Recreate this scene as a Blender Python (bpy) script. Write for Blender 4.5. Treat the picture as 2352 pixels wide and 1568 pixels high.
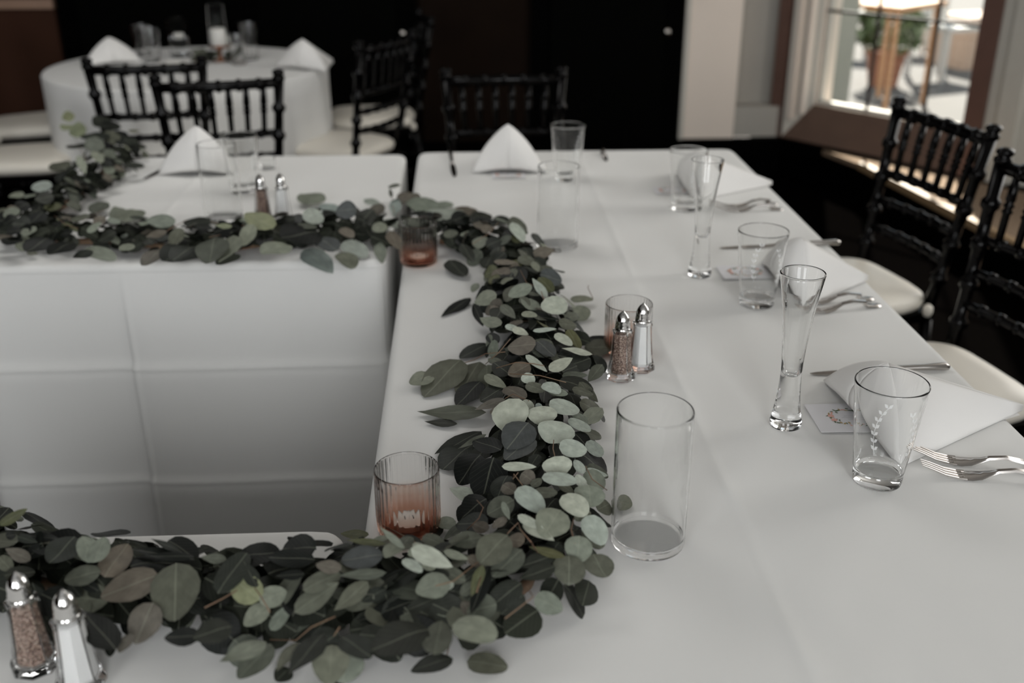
import bpy, bmesh, math, random
from mathutils import Vector, Matrix
for o in list(bpy.data.objects): bpy.data.objects.remove(o)
S = bpy.context.scene
COL = S.collection
rng = random.Random(7)
PI = math.pi
# ------------------------------------------------------------------ camera
FPX = 2400.0
TH = math.atan(1057/2400); PSI = math.radians(2.75)
CAM = Vector((0, 0, 1.46))
cd = bpy.data.cameras.new('camera'); cam = bpy.data.objects.new('camera', cd); COL.objects.link(cam)
cam.location = CAM; cam.rotation_euler = (PI/2-TH, 0, -PSI)
cd.sensor_width = 36; cd.lens = FPX/2352*36; cd.clip_start = .05; cd.clip_end = 200
cd.dof.use_dof = True; cd.dof.focus_distance = 1.36; cd.dof.aperture_fstop = 3.1
S.camera = cam
# ------------------------------------------------------------------ world, sun, daylight, exposure
W = bpy.data.worlds.new('world'); S.world = W; W.use_nodes = True
bg = W.node_tree.nodes['Background']; bg.inputs[0].default_value = (.86, .93, 1, 1); bg.inputs[1].default_value = 1.3
def lamp(name, kind, loc, rot, energy, col, **kw):
    l = bpy.data.lights.new(name, kind); l.energy = energy; l.color = col
    for k, v in kw.items(): setattr(l, k, v)
    o = bpy.data.objects.new(name, l); COL.objects.link(o); o.location = loc; o.rotation_euler = rot
    return o
lamp('sun', 'SUN', (5, 10, 8), Vector((-.22, -.72, -.62)).to_track_quat('-Z', 'Y').to_euler(), 19, (1, .92, .83), angle=.02)
# daylight entering the room's other windows (right-hand wall and the wall behind the photographer)
lamp('window_and_fill_light', 'AREA', (3.5, 2.5, 2.05), (0, PI/2, 0), 31, (1, .985, .95), shape='RECTANGLE', size=1.8, size_y=1.1)
lamp('window_and_fill_light', 'AREA', (2.98, 3.60, 1.6), (PI/2, 0, math.atan2(.8, .6)+PI/2), 22, (1, .97, .93), shape='RECTANGLE', size=1.1, size_y=1.9)  # unseen fill added on the bay wall to brighten the far tables
for x, e in ((-1.9, 62), (.6, 82), (2.4, 12)):
    lamp('window_and_fill_light', 'AREA', (x, -2.9, 2.05), (PI/2, 0, 0), e, (.965, .985, 1), shape='RECTANGLE', size=1.2, size_y=2.0)
lamp('overhead_fill', 'AREA', (-1.0, 3.1, 3.05), (0, 0, 0), 20, (1, .985, .96), shape='RECTANGLE', size=1.8, size_y=1.2)   # unseen overhead lamp, added to even out the light on the tables
S.view_settings.view_transform = 'Standard'; S.view_settings.look = 'None'
S.view_settings.gamma = 1; S.view_settings.exposure = 0; S.view_settings.use_curve_mapping = False
cy = S.cycles
cy.use_denoising = True; cy.max_bounces = 14; cy.transmission_bounces = 14; cy.transparent_max_bounces = 16
cy.glossy_bounces = 5; cy.diffuse_bounces = 4; cy.sample_clamp_indirect = 8; cy.blur_glossy = 1

# ------------------------------------------------------------------ survey: pixel of the photograph -> point of the room
Fh = Vector((math.sin(PSI), math.cos(PSI), 0)); RX = Vector((math.cos(PSI), -math.sin(PSI), 0)); UZ = Vector((0, 0, 1))
FW = Fh*math.cos(TH)-UZ*math.sin(TH); UP = Fh*math.sin(TH)+UZ*math.cos(TH)
def ray(x, y): return FW+RX*((x-1176)/FPX)-UP*((y-784)/FPX)
def onz(x, y, z):
    d = ray(x, y); return CAM+d*((z-CAM.z)/d.z)
def onplane(x, y, p, n):
    d = ray(x, y); return CAM+d*((Vector(p)-CAM).dot(n)/d.dot(n))
TZ = .76

# ------------------------------------------------------------------ materials
def new_mat(name):
    m = bpy.data.materials.new(name); m.use_nodes = True
    nt = m.node_tree; b = nt.nodes['Principled BSDF']; return m, nt, b
def N(nt, t, **kw):
    n = nt.nodes.new(t)
    for k, v in kw.items(): setattr(n, k, v)
    return n
def mat(name, col, rough=.6, col2=None, scale=20, bump=0, bscale=200, metal=0, spec=.5, coat=0):
    m, nt, b = new_mat(name)
    b.inputs['Roughness'].default_value = rough; b.inputs['Metallic'].default_value = metal
    b.inputs['Specular IOR Level'].default_value = spec; b.inputs['Coat Weight'].default_value = coat
    tc = N(nt, 'ShaderNodeTexCoord'); no = N(nt, 'ShaderNodeTexNoise'); no.inputs['Scale'].default_value = scale; no.inputs['Detail'].default_value = 4
    nt.links.new(tc.outputs['Object'], no.inputs['Vector'])
    mx = N(nt, 'ShaderNodeMix', data_type='RGBA'); c2 = col2 or tuple(c*.88 for c in col)
    mx.inputs['A'].default_value = (*col, 1); mx.inputs['B'].default_value = (*c2, 1)
    nt.links.new(no.outputs['Fac'], mx.inputs['Factor']); nt.links.new(mx.outputs['Result'], b.inputs['Base Color'])
    if bump:
        n2 = N(nt, 'ShaderNodeTexNoise'); n2.inputs['Scale'].default_value = bscale; n2.inputs['Detail'].default_value = 3
        nt.links.new(tc.outputs['Object'], n2.inputs['Vector'])
        bp = N(nt, 'ShaderNodeBump'); bp.inputs['Strength'].default_value = bump; bp.inputs['Distance'].default_value = .002
        nt.links.new(n2.outputs['Fac'], bp.inputs['Height']); nt.links.new(bp.outputs['Normal'], b.inputs['Normal'])
    return m
def glass_mat(name, col=(.985, .995, .99), ior=1.46):
    m, nt, b = new_mat(name)
    b.inputs['Base Color'].default_value = (*col, 1); b.inputs['Roughness'].default_value = 0
    b.inputs['Transmission Weight'].default_value = 1; b.inputs['IOR'].default_value = ior
    return m
M = {}
def cloth_mat(name, col):
    m, nt, b = new_mat(name)
    b.inputs['Roughness'].default_value = .9; b.inputs['Specular IOR Level'].default_value = .15; b.inputs['Sheen Weight'].default_value = .08
    tc = N(nt, 'ShaderNodeTexCoord')
    n1 = N(nt, 'ShaderNodeTexNoise'); n1.inputs['Scale'].default_value = 3; n1.inputs['Detail'].default_value = 3
    nt.links.new(tc.outputs['Object'], n1.inputs['Vector'])
    mx = N(nt, 'ShaderNodeMix', data_type='RGBA'); mx.inputs['A'].default_value = (*col, 1); mx.inputs['B'].default_value = (*[c*.95 for c in col], 1)
    nt.links.new(n1.outputs['Fac'], mx.inputs['Factor']); nt.links.new(mx.outputs['Result'], b.inputs['Base Color'])
    hs = None
    for axis in ('X', 'Y'):                       # woven threads
        w = N(nt, 'ShaderNodeTexWave', bands_direction=axis); w.inputs['Scale'].default_value = 420; w.inputs['Distortion'].default_value = .6
        nt.links.new(tc.outputs['Object'], w.inputs['Vector'])
        if hs is None: hs = w.outputs['Fac']
        else:
            a = N(nt, 'ShaderNodeMath', operation='ADD'); nt.links.new(hs, a.inputs[0]); nt.links.new(w.outputs['Fac'], a.inputs[1]); hs = a.outputs[0]
    bp = N(nt, 'ShaderNodeBump'); bp.inputs['Strength'].default_value = .12; bp.inputs['Distance'].default_value = .0004
    nt.links.new(hs, bp.inputs['Height']); nt.links.new(bp.outputs['Normal'], b.inputs['Normal'])
    return m
M['cloth'] = cloth_mat('white_tablecloth_linen', (.80, .795, .775))
M['napkin'] = cloth_mat('white_napkin_linen', (.82, .805, .785))
M['glass'] = glass_mat('clear_glass', (.995, .998, .996), 1.42)
M['vase_glass'] = glass_mat('clear_vase_glass', (.994, .997, .996), 1.27)
M['shaker_glass'] = glass_mat('shaker_glass', (.995, .998, .996), 1.3)
M['thin_glass'] = glass_mat('thin_hurricane_glass', (.99, .995, .995), 1.14)
M['etch'] = mat('frosted_etching', (.85, .86, .85), .9); M['etch'].node_tree.nodes['Principled BSDF'].inputs['Alpha'].default_value = .6
M['chrome'] = mat('polished_chrome', (.78, .77, .76), .06, metal=1)
M['steel'] = mat('stainless_steel', (.56, .53, .505), .2, metal=1)
M['black_wood'] = mat('black_lacquered_wood', (.0016, .0013, .0014), .16, (.001, .0009, .001), spec=.14)
M['cushion'] = mat('cream_vinyl', (.82, .775, .69), .45, (.77, .725, .64), 6, .1, 90)
M['salt'] = mat('fine_salt', (.93, .93, .92), .95, (.89, .89, .88), 900, .4, 1500)
M['wax'] = mat('white_wax', (.85, .83, .78), .5)
M['alu'] = mat('tealight_metal', (.75, .75, .76), .25, metal=1)
M['copper'] = mat('copper_holder', (.30, .13, .07), .35, metal=1)
M['card'] = mat('white_card', (.84, .83, .85), .7)
M['wick'] = mat('burnt_wick', (.02, .018, .015), .9)
M['twig'] = mat('eucalyptus_twig', (.20, .155, .09), .6, (.17, .075, .05), 25)
M['print_green'] = mat('printed_green', (.07, .12, .06), .8, (.15, .2, .1), 300)
M['print_pink'] = mat('printed_pink', (.78, .36, .27), .8, (.8, .55, .5), 400)
M['print_yellow'] = mat('printed_ochre', (.5, .36, .16), .8)
M['print_ink'] = mat('printed_ink', (.1, .1, .1), .8)
def pepper_mat():
    m, nt, b = new_mat('ground_pepper'); b.inputs['Roughness'].default_value = .9
    tc = N(nt, 'ShaderNodeTexCoord'); v = N(nt, 'ShaderNodeTexVoronoi'); v.inputs['Scale'].default_value = 900
    nt.links.new(tc.outputs['Object'], v.inputs['Vector'])
    s = N(nt, 'ShaderNodeSeparateColor'); nt.links.new(v.outputs['Color'], s.inputs[0])
    r = N(nt, 'ShaderNodeValToRGB'); e = r.color_ramp.elements
    e[0].color = (.035, .02, .016, 1); e[1].position = .95; e[1].color = (.62, .5, .42, 1)
    k = e.new(.45); k.color = (.15, .085, .062, 1); k = e.new(.72); k.color = (.34, .235, .19, 1)
    nt.links.new(s.outputs[0], r.inputs[0]); nt.links.new(r.outputs[0], b.inputs['Base Color']); return m
M['pepper'] = pepper_mat()
def amber_mat():                                   # ribbed votive glass, tinted rose amber in its lower half
    m, nt, b = new_mat('amber_ombre_glass')
    b.inputs['Roughness'].default_value = .01; b.inputs['Transmission Weight'].default_value = 1; b.inputs['IOR'].default_value = 1.3
    tc = N(nt, 'ShaderNodeTexCoord'); sp = N(nt, 'ShaderNodeSeparateXYZ'); nt.links.new(tc.outputs['Object'], sp.inputs[0])
    r = N(nt, 'ShaderNodeValToRGB'); e = r.color_ramp.elements
    e[0].position = .008; e[0].color = (.72, .40, .29, 1); e[1].position = .045; e[1].color = (.99, .985, .983, 1); k = e.new(.035); k.color = (.88, .735, .665, 1)
    nt.links.new(sp.outputs[2], r.inputs[0]); nt.links.new(r.outputs[0], b.inputs['Base Color']); return m
M['amber'] = amber_mat()
def leaf_mat(name, random_tone):
    m, nt, b = new_mat(name); b.inputs['Roughness'].default_value = .52; b.inputs['Specular IOR Level'].default_value = .12 if random_tone else .22
    uv = N(nt, 'ShaderNodeUVMap'); sp = N(nt, 'ShaderNodeSeparateXYZ'); nt.links.new(uv.outputs[0], sp.inputs[0])
    if random_tone:
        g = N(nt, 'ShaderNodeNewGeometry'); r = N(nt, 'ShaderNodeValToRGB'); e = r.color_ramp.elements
        e[0].color = (.004, .005, .004, 1); e[1].color = (.034, .038, .028, 1); nt.links.new(g.outputs['Random Per Island'], r.inputs[0]); base = r.outputs[0]  # near-black ramp puts the shade between the leaves into their colour
    else:
        oi = N(nt, 'ShaderNodeObjectInfo'); base = oi.outputs['Color']
    tc = N(nt, 'ShaderNodeTexCoord'); no = N(nt, 'ShaderNodeTexNoise'); no.inputs['Scale'].default_value = 4; no.inputs['Detail'].default_value = 5
    nt.links.new(tc.outputs['Object'], no.inputs['Vector'])
    ml = N(nt, 'ShaderNodeMapRange'); ml.inputs['From Min'].default_value = .3; ml.inputs['From Max'].default_value = .7; ml.inputs['To Min'].default_value = .78; ml.inputs['To Max'].default_value = 1.15
    nt.links.new(no.outputs['Fac'], ml.inputs[0])
    mul = N(nt, 'ShaderNodeVectorMath', operation='SCALE'); nt.links.new(base, mul.inputs[0]); nt.links.new(ml.outputs[0], mul.inputs['Scale'])
    # pale midrib and faint side veins
    a = N(nt, 'ShaderNodeMath', operation='SUBTRACT'); a.inputs[1].default_value = .5; nt.links.new(sp.outputs[1], a.inputs[0])
    ab = N(nt, 'ShaderNodeMath', operation='ABSOLUTE'); nt.links.new(a.outputs[0], ab.inputs[0])
    mr = N(nt, 'ShaderNodeMapRange'); mr.inputs['From Min'].default_value = .008; mr.inputs['From Max'].default_value = .026; mr.inputs['To Min'].default_value = .55; mr.inputs['To Max'].default_value = 0
    nt.links.new(ab.outputs[0], mr.inputs[0])
    sv = N(nt, 'ShaderNodeMath', operation='MULTIPLY_ADD'); sv.inputs[1].default_value = -.9; nt.links.new(ab.outputs[0], sv.inputs[0]); nt.links.new(sp.outputs[0], sv.inputs[2])
    s6 = N(nt, 'ShaderNodeMath', operation='MULTIPLY'); s6.inputs[1].default_value = 44; nt.links.new(sv.outputs[0], s6.inputs[0])
    sn = N(nt, 'ShaderNodeMath', operation='SINE'); nt.links.new(s6.outputs[0], sn.inputs[0])
    m2 = N(nt, 'ShaderNodeMapRange'); m2.inputs['From Min'].default_value = .93; m2.inputs['From Max'].default_value = 1; m2.inputs['To Min'].default_value = 0; m2.inputs['To Max'].default_value = .13
    nt.links.new(sn.outputs[0], m2.inputs[0])
    mx_ = N(nt, 'ShaderNodeMath', operation='MAXIMUM'); nt.links.new(mr.outputs[0], mx_.inputs[0]); nt.links.new(m2.outputs[0], mx_.inputs[1])
    mx = N(nt, 'ShaderNodeMix', data_type='RGBA'); nt.links.new(mul.outputs[0], mx.inputs['A']); vb = N(nt, 'ShaderNodeMixRGB'); vb.inputs[0].default_value = .38; vb.inputs[2].default_value = (.36, .38, .29, 1); nt.links.new(mul.outputs[0], vb.inputs[1]); nt.links.new(vb.outputs[0], mx.inputs['B'])
    nt.links.new(mx_.outputs[0], mx.inputs['Factor']); nt.links.new(mx.outputs['Result'], b.inputs['Base Color'])
    return m
M['leaf'] = leaf_mat('eucalyptus_leaf', False); M['leaf_shade'] = leaf_mat('eucalyptus_leaf_shade', True)

# ------------------------------------------------------------------ mesh helpers
def mesh(name, verts, faces, smooth=False):
    me = bpy.data.meshes.new(name); me.from_pydata([tuple(v) for v in verts], [], faces); me.update()
    if smooth: me.shade_smooth()
    return me
def obj(name, me, m=None, parent=None, loc=None):
    o = bpy.data.objects.new(name, me); COL.objects.link(o)
    if m is not None and len(me.materials) == 0: me.materials.append(m)
    if parent: o.parent = parent
    if loc is not None: o.location = loc
    return o
def tag(o, label, cat, group=None):
    o['label'] = label; o['category'] = cat
    if group: o['group'] = group
    return o
def empty(name, loc=(0, 0, 0), rz=0):
    o = bpy.data.objects.new(name, None); COL.objects.link(o); o.location = loc; o.rotation_euler = (0, 0, rz); o.empty_display_size = .05; return o
def struct(o): o['kind'] = 'structure'; return o
class MB:
    def __init__(s): s.v = []; s.f = []
    def add(s, v, f):
        k = len(s.v); s.v += [Vector(p) for p in v]; s.f += [[i+k for i in q] for q in f]; return s
    def box(s, a, b):
        x0, y0, z0 = a; x1, y1, z1 = b
        return s.add([(x0, y0, z0), (x1, y0, z0), (x1, y1, z0), (x0, y1, z0), (x0, y0, z1), (x1, y0, z1), (x1, y1, z1), (x0, y1, z1)],
                     [[3, 2, 1, 0], [4, 5, 6, 7], [0, 1, 5, 4], [1, 2, 6, 5], [2, 3, 7, 6], [3, 0, 4, 7]])
    def hexa(s, p):      # eight corners: bottom ring then top ring
        return s.add(p, [[3, 2, 1, 0], [4, 5, 6, 7], [0, 1, 5, 4], [1, 2, 6, 5], [2, 3, 7, 6], [3, 0, 4, 7]])
    def tube(s, pts, rad, n=8):
        pts = [Vector(p) for p in pts]; rad = rad if isinstance(rad, (list, tuple)) else [rad]*len(pts)
        vs = []; t0 = (pts[1]-pts[0]).normalized(); ref = Vector((0, 0, 1)) if abs(t0.z) < .9 else Vector((1, 0, 0))
        for i, p in enumerate(pts):
            t = (pts[min(i+1, len(pts)-1)]-pts[max(i-1, 0)]).normalized()
            u = t.cross(ref).normalized(); w = t.cross(u)
            vs += [p+(u*math.cos(2*PI*k/n)+w*math.sin(2*PI*k/n))*rad[i] for k in range(n)]
        fs = [[i*n+k, i*n+(k+1) % n, (i+1)*n+(k+1) % n, (i+1)*n+k] for i in range(len(pts)-1) for k in range(n)]
        fs += [[k for k in range(n)][::-1], [(len(pts)-1)*n+k for k in range(n)]]
        return s.add(vs, fs)
    def turned(s, a, b, r, knots=3, n=8):     # a bamboo-style turned rod with rings
        a = Vector(a); b = Vector(b); L = (b-a).length; ts = [(0, 1.0)]
        for i in range(knots):
            t = (i+1)/(knots+1); e = .007/L
            ts += [(t-2.2*e, .86), (t-e, 1.3), (t+e, 1.3), (t+2.2*e, .86)]
        ts.append((1, 1.0))
        return s.tube([a+(b-a)*t for t, _ in ts], [r*k for _, k in ts], n)
    def build(s, name, m, parent=None, smooth=False, loc=None):
        return obj(name, mesh(name, s.v, s.f, smooth), m, parent, loc)
def lathe(profile, n=48, rib=None):           # profile closed or open list of (r, z); rib(theta, index) -> radius factor
    vs = []; fs = []; idx = []
    for i, (r, z) in enumerate(profile):
        if r < 1e-6: idx.append([len(vs)]); vs.append(Vector((0, 0, z))); continue
        row = []
        for k in range(n):
            th = 2*PI*k/n; q = r*(rib(th, i) if rib else 1); row.append(len(vs)); vs.append(Vector((q*math.cos(th), q*math.sin(th), z)))
        idx.append(row)
    for a, b in zip(idx, idx[1:]):
        for k in range(n):
            k2 = (k+1) % n
            if len(a) == 1 and len(b) == 1: continue
            if len(a) == 1: fs.append([a[0], b[k2], b[k]])
            elif len(b) == 1: fs.append([a[k], a[k2], b[0]])
            else: fs.append([a[k], a[k2], b[k2], b[k]])
    return vs, fs
def lathe_mesh(name, profile, n=48, rib=None, smooth=True):
    v, f = lathe(profile, n, rib); me = mesh(name, v, f, smooth)
    if smooth: me.set_sharp_from_angle(angle=math.radians(50))
    return me
def copy_tree(o, parent=None):
    c = o.copy(); COL.objects.link(c); c.parent = parent
    if parent is not None: c.matrix_parent_inverse = o.matrix_parent_inverse
    for ch in list(o.children): copy_tree(ch, c)
    return c

# ================================================================== SETTING
m_floor = mat('dark_carpet', (.0014, .0012, .0011), .95, (.0008, .0007, .0007), 40, .5, 300, spec=0)
m_carpet = mat('brown_carpet', (.27, .205, .15), .95, (.17, .115, .075), 45, .6, 300, spec=.1)
m_plaster = mat('beige_plaster', (.78, .69, .61), .85, (.73, .645, .57), 3, .15, 60)
m_plaster_grey = mat('grey_beige_plaster', (.38, .36, .325), .85, (.34, .325, .295), 3, .15, 60)
m_brownwall = mat('brown_stained_panel', (.06, .026, .016), .8, (.034, .016, .01), 4, spec=.08)
m_darkbrown = mat('dark_brown_panel', (.012, .0068, .0042), .8, (.006, .0035, .0025), 5, spec=.05)
m_black = mat('black_stained_wood', (.0006, .00065, .0006), .7, (.0004, .0004, .0004), 8, spec=.02)
m_trimwood = mat('reddish_brown_wood', (.15, .08, .062), .5, (.1, .055, .043), 12)
m_sill = mat('dark_walnut_sill', (.13, .078, .055), .5, (.085, .05, .036), 10)
m_frame = mat('window_frame_bronze', (.018, .012, .010), .6)
m_casing = mat('pale_casing_paint', (.52, .5, .45), .6)
m_ceil = mat('ceiling_paint', (.55, .54, .52), .9)
struct(MB().box((-4.1, -3.2, -.1), (4.0, 6.0, 0)).build('floor', m_floor))
struct(MB().box((-4.1, -3.2, 3.1), (4.0, 6.0, 3.2)).build('ceiling', m_ceil))
struct(MB().box((-4.1, -3.2, 0), (-4.0, 5.5, 3.1)).build('wall_left', m_darkbrown))
struct(MB().box((-4.1, -3.2, 0), (4.0, -3.0, 3.1)).build('wall_behind', m_plaster_grey))
struct(MB().box((3.6, -3.0, 0), (3.8, 3.0, 3.1)).build('wall_right', m_plaster_grey))
wb = struct(MB().box((-4.1, 5.52, 0), (1.14, 5.7, 3.1)).build('wall_back', m_darkbrown))
MB().box((-4.0, 5.49, 0), (-2.0, 5.52, .885)).build('panel', m_brownwall, wb)
MB().box((-4.0, 5.47, .885), (-2.0, 5.52, .93)).build('chair_rail', mat('pale_brown_rail', (.32, .2, .14), .5), wb)
MB().box((-.2, 5.495, .12), (.34, 5.52, 3.0)).build('panel', m_darkbrown, wb)
wp = struct(MB().box((1.15, 5.5, .2), (1.447, 5.7, 3.1)).box((1.447, 5.66, .2), (1.72, 5.76, 3.1)).build('wall_pilaster', m_plaster))
MB().box((1.448, 5.64, .2), (1.72, 5.66, 3.1)).build('niche_back', m_plaster_grey, wp); MB().box((1.448, 5.53, .2), (1.70, 5.64, .36)).build('niche_ledge', m_plaster_grey, wp)  # greyer plaster on the niche back paints in the recess's shade
MB().box((1.15, 5.485, .2), (1.175, 5.5, 3.1)).build('corner_bead', m_casing, wp)
struct(MB().box((-4.0, 5.46, 0), (1.70, 5.52, .2)).build('baseboard_back', m_black))
def door(name, x0, x1, hx):
    d = struct(MB().box((x0, 5.47, .0), (x1, 5.52, 2.3)).build(name, m_black))
    w = x1-x0; n = 2 if w > 1 else 1
    for i in range(n):
        a = x0+w*i/n; b = x0+w*(i+1)/n
        for z0, z1 in ((.2, .95), (1.1, 2.15)):
            MB().box((a+.1, 5.455, z0), (b-.1, 5.47, z1)).build('door_panel', M.setdefault('door_panel', mat('black_door_panel', (.0011, .0012, .001), .7, spec=.02)), d)
    MB().tube([(hx, 5.46, 1.0), (hx, 5.40, 1.0), (hx+.1, 5.40, 1.0)], .011).build('door_handle', M['steel'], d)
    mk = MB(); v, f = lathe([(0, 0), (.018, .002), (.022, .012), (.012, .024), (0, .026)], 12); mk.add([(hx+p.x, 5.455-p.z, .76+p.y) for p in v], f); mk.build('lock_knob', M['steel'], d, True)
door('door_1', -1.98, -.22, -.29); door('door_2', .36, 1.14, 1.05)
# the bay wall with the window, on an oblique line
A0 = Vector((1.69, 5.55, 0)); BD = Vector((.6, -.8, 0)); BN = Vector((-.8, -.6, 0))
def bay(s, z, off=0): return A0+BD*s+BN*off+UZ*z
def baybox(mb, s0, s1, z0, z1, o0, o1):
    return mb.hexa([bay(s0, z0, o1), bay(s1, z0, o1), bay(s1, z0, o0), bay(s0, z0, o0), bay(s0, z1, o1), bay(s1, z1, o1), bay(s1, z1, o0), bay(s0, z1, o0)])
REC = -.12
def bpx(x, y):
    P = onplane(x, y, A0+BN*REC, BN)-A0; return P.dot(BD), P.z
sl, zb = bpx(1868, 252); sr, _ = bpx(2262, 200); zb = .375; sm1 = bpx(2000, 130)[0]; sm2 = bpx(2135, 130)[0]; zr = bpx(2080, 44)[1]
mb = MB(); baybox(mb, -.12, sl, .0, 3.1, REC-.15, REC); baybox(mb, sr, 3.6, 0, 3.1, REC-.15, REC); baybox(mb, sl, sr, 0, zb, REC-.15, REC); baybox(mb, sl, sr, 2.3, 3.1, REC-.15, REC)
struct(mb.build('wall_bay', m_plaster))
sf = 1.27                                      # splayed plaster reveal on the left, wooden post and casing on the right
t = struct(MB().hexa([bay(.045, .2, 0), bay(sl, zb, REC), bay(sl-.03, .2, REC-.02), bay(-.1, .2, REC-.02), bay(.045, 3.1, 0), bay(sl, 3.1, REC), bay(sl-.03, 3.1, REC-.02), bay(-.1, 3.1, REC-.02)]).build('trim_1', m_casing))
mb = MB(); baybox(mb, -.04, .02, .2, 3.1, -.1, .012); struct(mb.build('trim_2', m_trimwood))
mb = MB(); baybox(mb, .06, .085, .3, 3.1, -.05, -.004); baybox(mb, .11, .13, .33, 3.1, -.07, -.035); struct(mb.build('trim_3', m_plaster))
sill = struct(MB().hexa([bay(0, .18, .0), bay(1.17, .18, .0), bay(1.17, .18, REC), bay(0, .18, REC), bay(.0, .205, .0), bay(1.17, .205, .0), bay(sr, zb, REC), bay(sl, zb, REC)]).build('trim_4', m_sill))
mb = MB(); baybox(mb, sr-.005, sr+.085, .2, 3.1, REC, .02); struct(mb.build('trim_5', m_trimwood))
mb = MB(); baybox(mb, sr+.085, sr+.15, .2, 3.1, REC, .0); baybox(mb, sr+.15, sr+.24, .2, 3.1, REC, .025); baybox(mb, sr+.24, 3.4, .2, 3.1, REC, -.02); struct(mb.build('trim_6', m_casing))
mb = MB(); fo, fi = REC-.06, REC-.02
baybox(mb, sl, sl+.018, zb, 2.3, fo, fi); baybox(mb, sr-.018, sr, zb, 2.3, fo, fi); baybox(mb, sl, sr, zb, zb+.018, fo, fi); baybox(mb, sl, sr, 2.28, 2.3, fo, fi)
win = struct(mb.build('window_1', m_casing))
zs = [zb]+[zr+.47*i for i in range(4)]+[2.3]
for i in range(1, 5):
    mb = MB(); baybox(mb, sl, sr, zs[i]-.0075, zs[i]+.0075, fi-.012, fi); mb.build('muntin', m_frame, win)
for s_ in (sm1, sm2):
    mb = MB(); baybox(mb, s_-.0075, s_+.0075, zb, 2.3, fi-.012, fi); mb.build('muntin', m_frame, win)
def pane_mat():
    m, nt, b = new_mat('window_pane'); out = nt.nodes['Material Output']; nt.nodes.remove(b)
    tr = N(nt, 'ShaderNodeBsdfTransparent'); tr.inputs[0].default_value = (.93, .95, .94, 1); gl = N(nt, 'ShaderNodeBsdfGlossy'); gl.inputs['Roughness'].default_value = .02
    mx = N(nt, 'ShaderNodeMixShader'); mx.inputs[0].default_value = .05
    nt.links.new(tr.outputs[0], mx.inputs[1]); nt.links.new(gl.outputs[0], mx.inputs[2]); nt.links.new(mx.outputs[0], out.inputs[0]); return m
mp = pane_mat(); ss = [sl+.018, sm1, sm2, sr-.018]
for i in range(3):
    for j in range(5):
        mb = MB(); baybox(mb, ss[i]+.004, ss[i+1]-.004, zs[j]+.006, zs[j+1]-.006, REC-.043, REC-.04); mb.build('pane', mp, win)
mb = MB(); baybox(mb, -.14, 3.4, 0, .2, REC-.0, .03); struct(mb.build('baseboard_bay', m_black))
# raised carpeted window step
stp = [(1.86, 5.26), (1.95, 4.955), (2.076, 3.944), (2.27, 2.5), (3.6, 2.5), (3.6, 3.0)]
n = len(stp)
pl = struct(mesh_o := obj('floor_step', mesh('floor_step', [(x, y, 0) for x, y in stp]+[(x, y, .19) for x, y in stp], [list(range(n))[::-1], [n+i for i in range(n)]]+[[i, (i+1) % n, n+(i+1) % n, n+i] for i in range(n)]), m_carpet))
mb = MB()
for (a, b) in zip(stp[1:3], stp[2:4]):
    a = Vector((*a, 0)); b = Vector((*b, 0)); d = (b-a).normalized(); o = Vector((d.y, -d.x, 0))*-1
    if o.x > 0: o = -o
    mb.hexa([a+o*.012+UZ*.165, b+o*.012+UZ*.165, b-o*.02+UZ*.165, a-o*.02+UZ*.165, a+o*.012+UZ*.2, b+o*.012+UZ*.2, b-o*.02+UZ*.2, a-o*.02+UZ*.2])
rb = MB()
for (a, b) in zip(stp[:3], stp[1:4]):
    a = Vector((*a, 0)); b = Vector((*b, 0)); d = (b-a).normalized(); o = Vector((-d.y, d.x, 0)); o = o if o.x < 0 else -o
    rb.hexa([a+o*.006, b+o*.006, b-o*.01, a-o*.01, a+o*.006+UZ*.164, b+o*.006+UZ*.164, b-o*.01+UZ*.164, a-o*.01+UZ*.164])
rb.build('riser', m_black, pl)
mb.build('nosing', mat('tan_wood_nosing', (.33, .22, .12), .45), pl)


# ------------------------------------------------------------------ outside the window (seen blurred through the panes)
GZ = -.15
mb = MB(); mb.add([bay(-6, GZ, -.35), bay(12, GZ, -.35), bay(12, GZ, -40), bay(-6, GZ, -40)], [[0, 1, 2, 3]])
struct(mb.build('ground_pavement', mat('grey_pavement', (.13, .122, .115), .9, (.085, .082, .08), 2)))
def ground(x, y): return onz(x, y, GZ)
o = ground(2250, 105)
k = MB(); d = Vector((.9, -.3, 0)).normalized(); q = Vector((.3, .9, 0)).normalized()
k.hexa([o-d*4, o+d*6, o+d*6+q*.3, o-d*4+q*.3]+[p+UZ*.13 for p in (o-d*4, o+d*6, o+d*6+q*.3, o-d*4+q*.3)])
tag(k.build('kerb', mat('concrete_kerb', (.2, .185, .17), .85)), 'pale concrete kerb along the street outside the window', 'kerb')
pa = ground(2030, 262); pb = ground(2118, 238); pu = (pb-pa).normalized(); pw = (pb-pa).length
pt = empty('patio_table', pa, math.atan2(pu.y, pu.x)); tag(pt, 'pale wooden patio table outside the window with orange-tan legs', 'table')
m_pw = mat('orange_tan_timber', (.62, .36, .2), .6, (.5, .28, .15), 8)
for dx, dy in ((0, 0), (pw, 0), (0, .38), (pw, .38)): MB().box((dx-.014, dy-.014, 0), (dx+.014, dy+.014, .74)).build('leg', m_pw, pt)
for i in range(4): MB().box((-.06, -.05+i*.125, .74), (pw+.06, -.05+i*.125+.115, .78)).build('plank', m_pw, pt)
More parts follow.
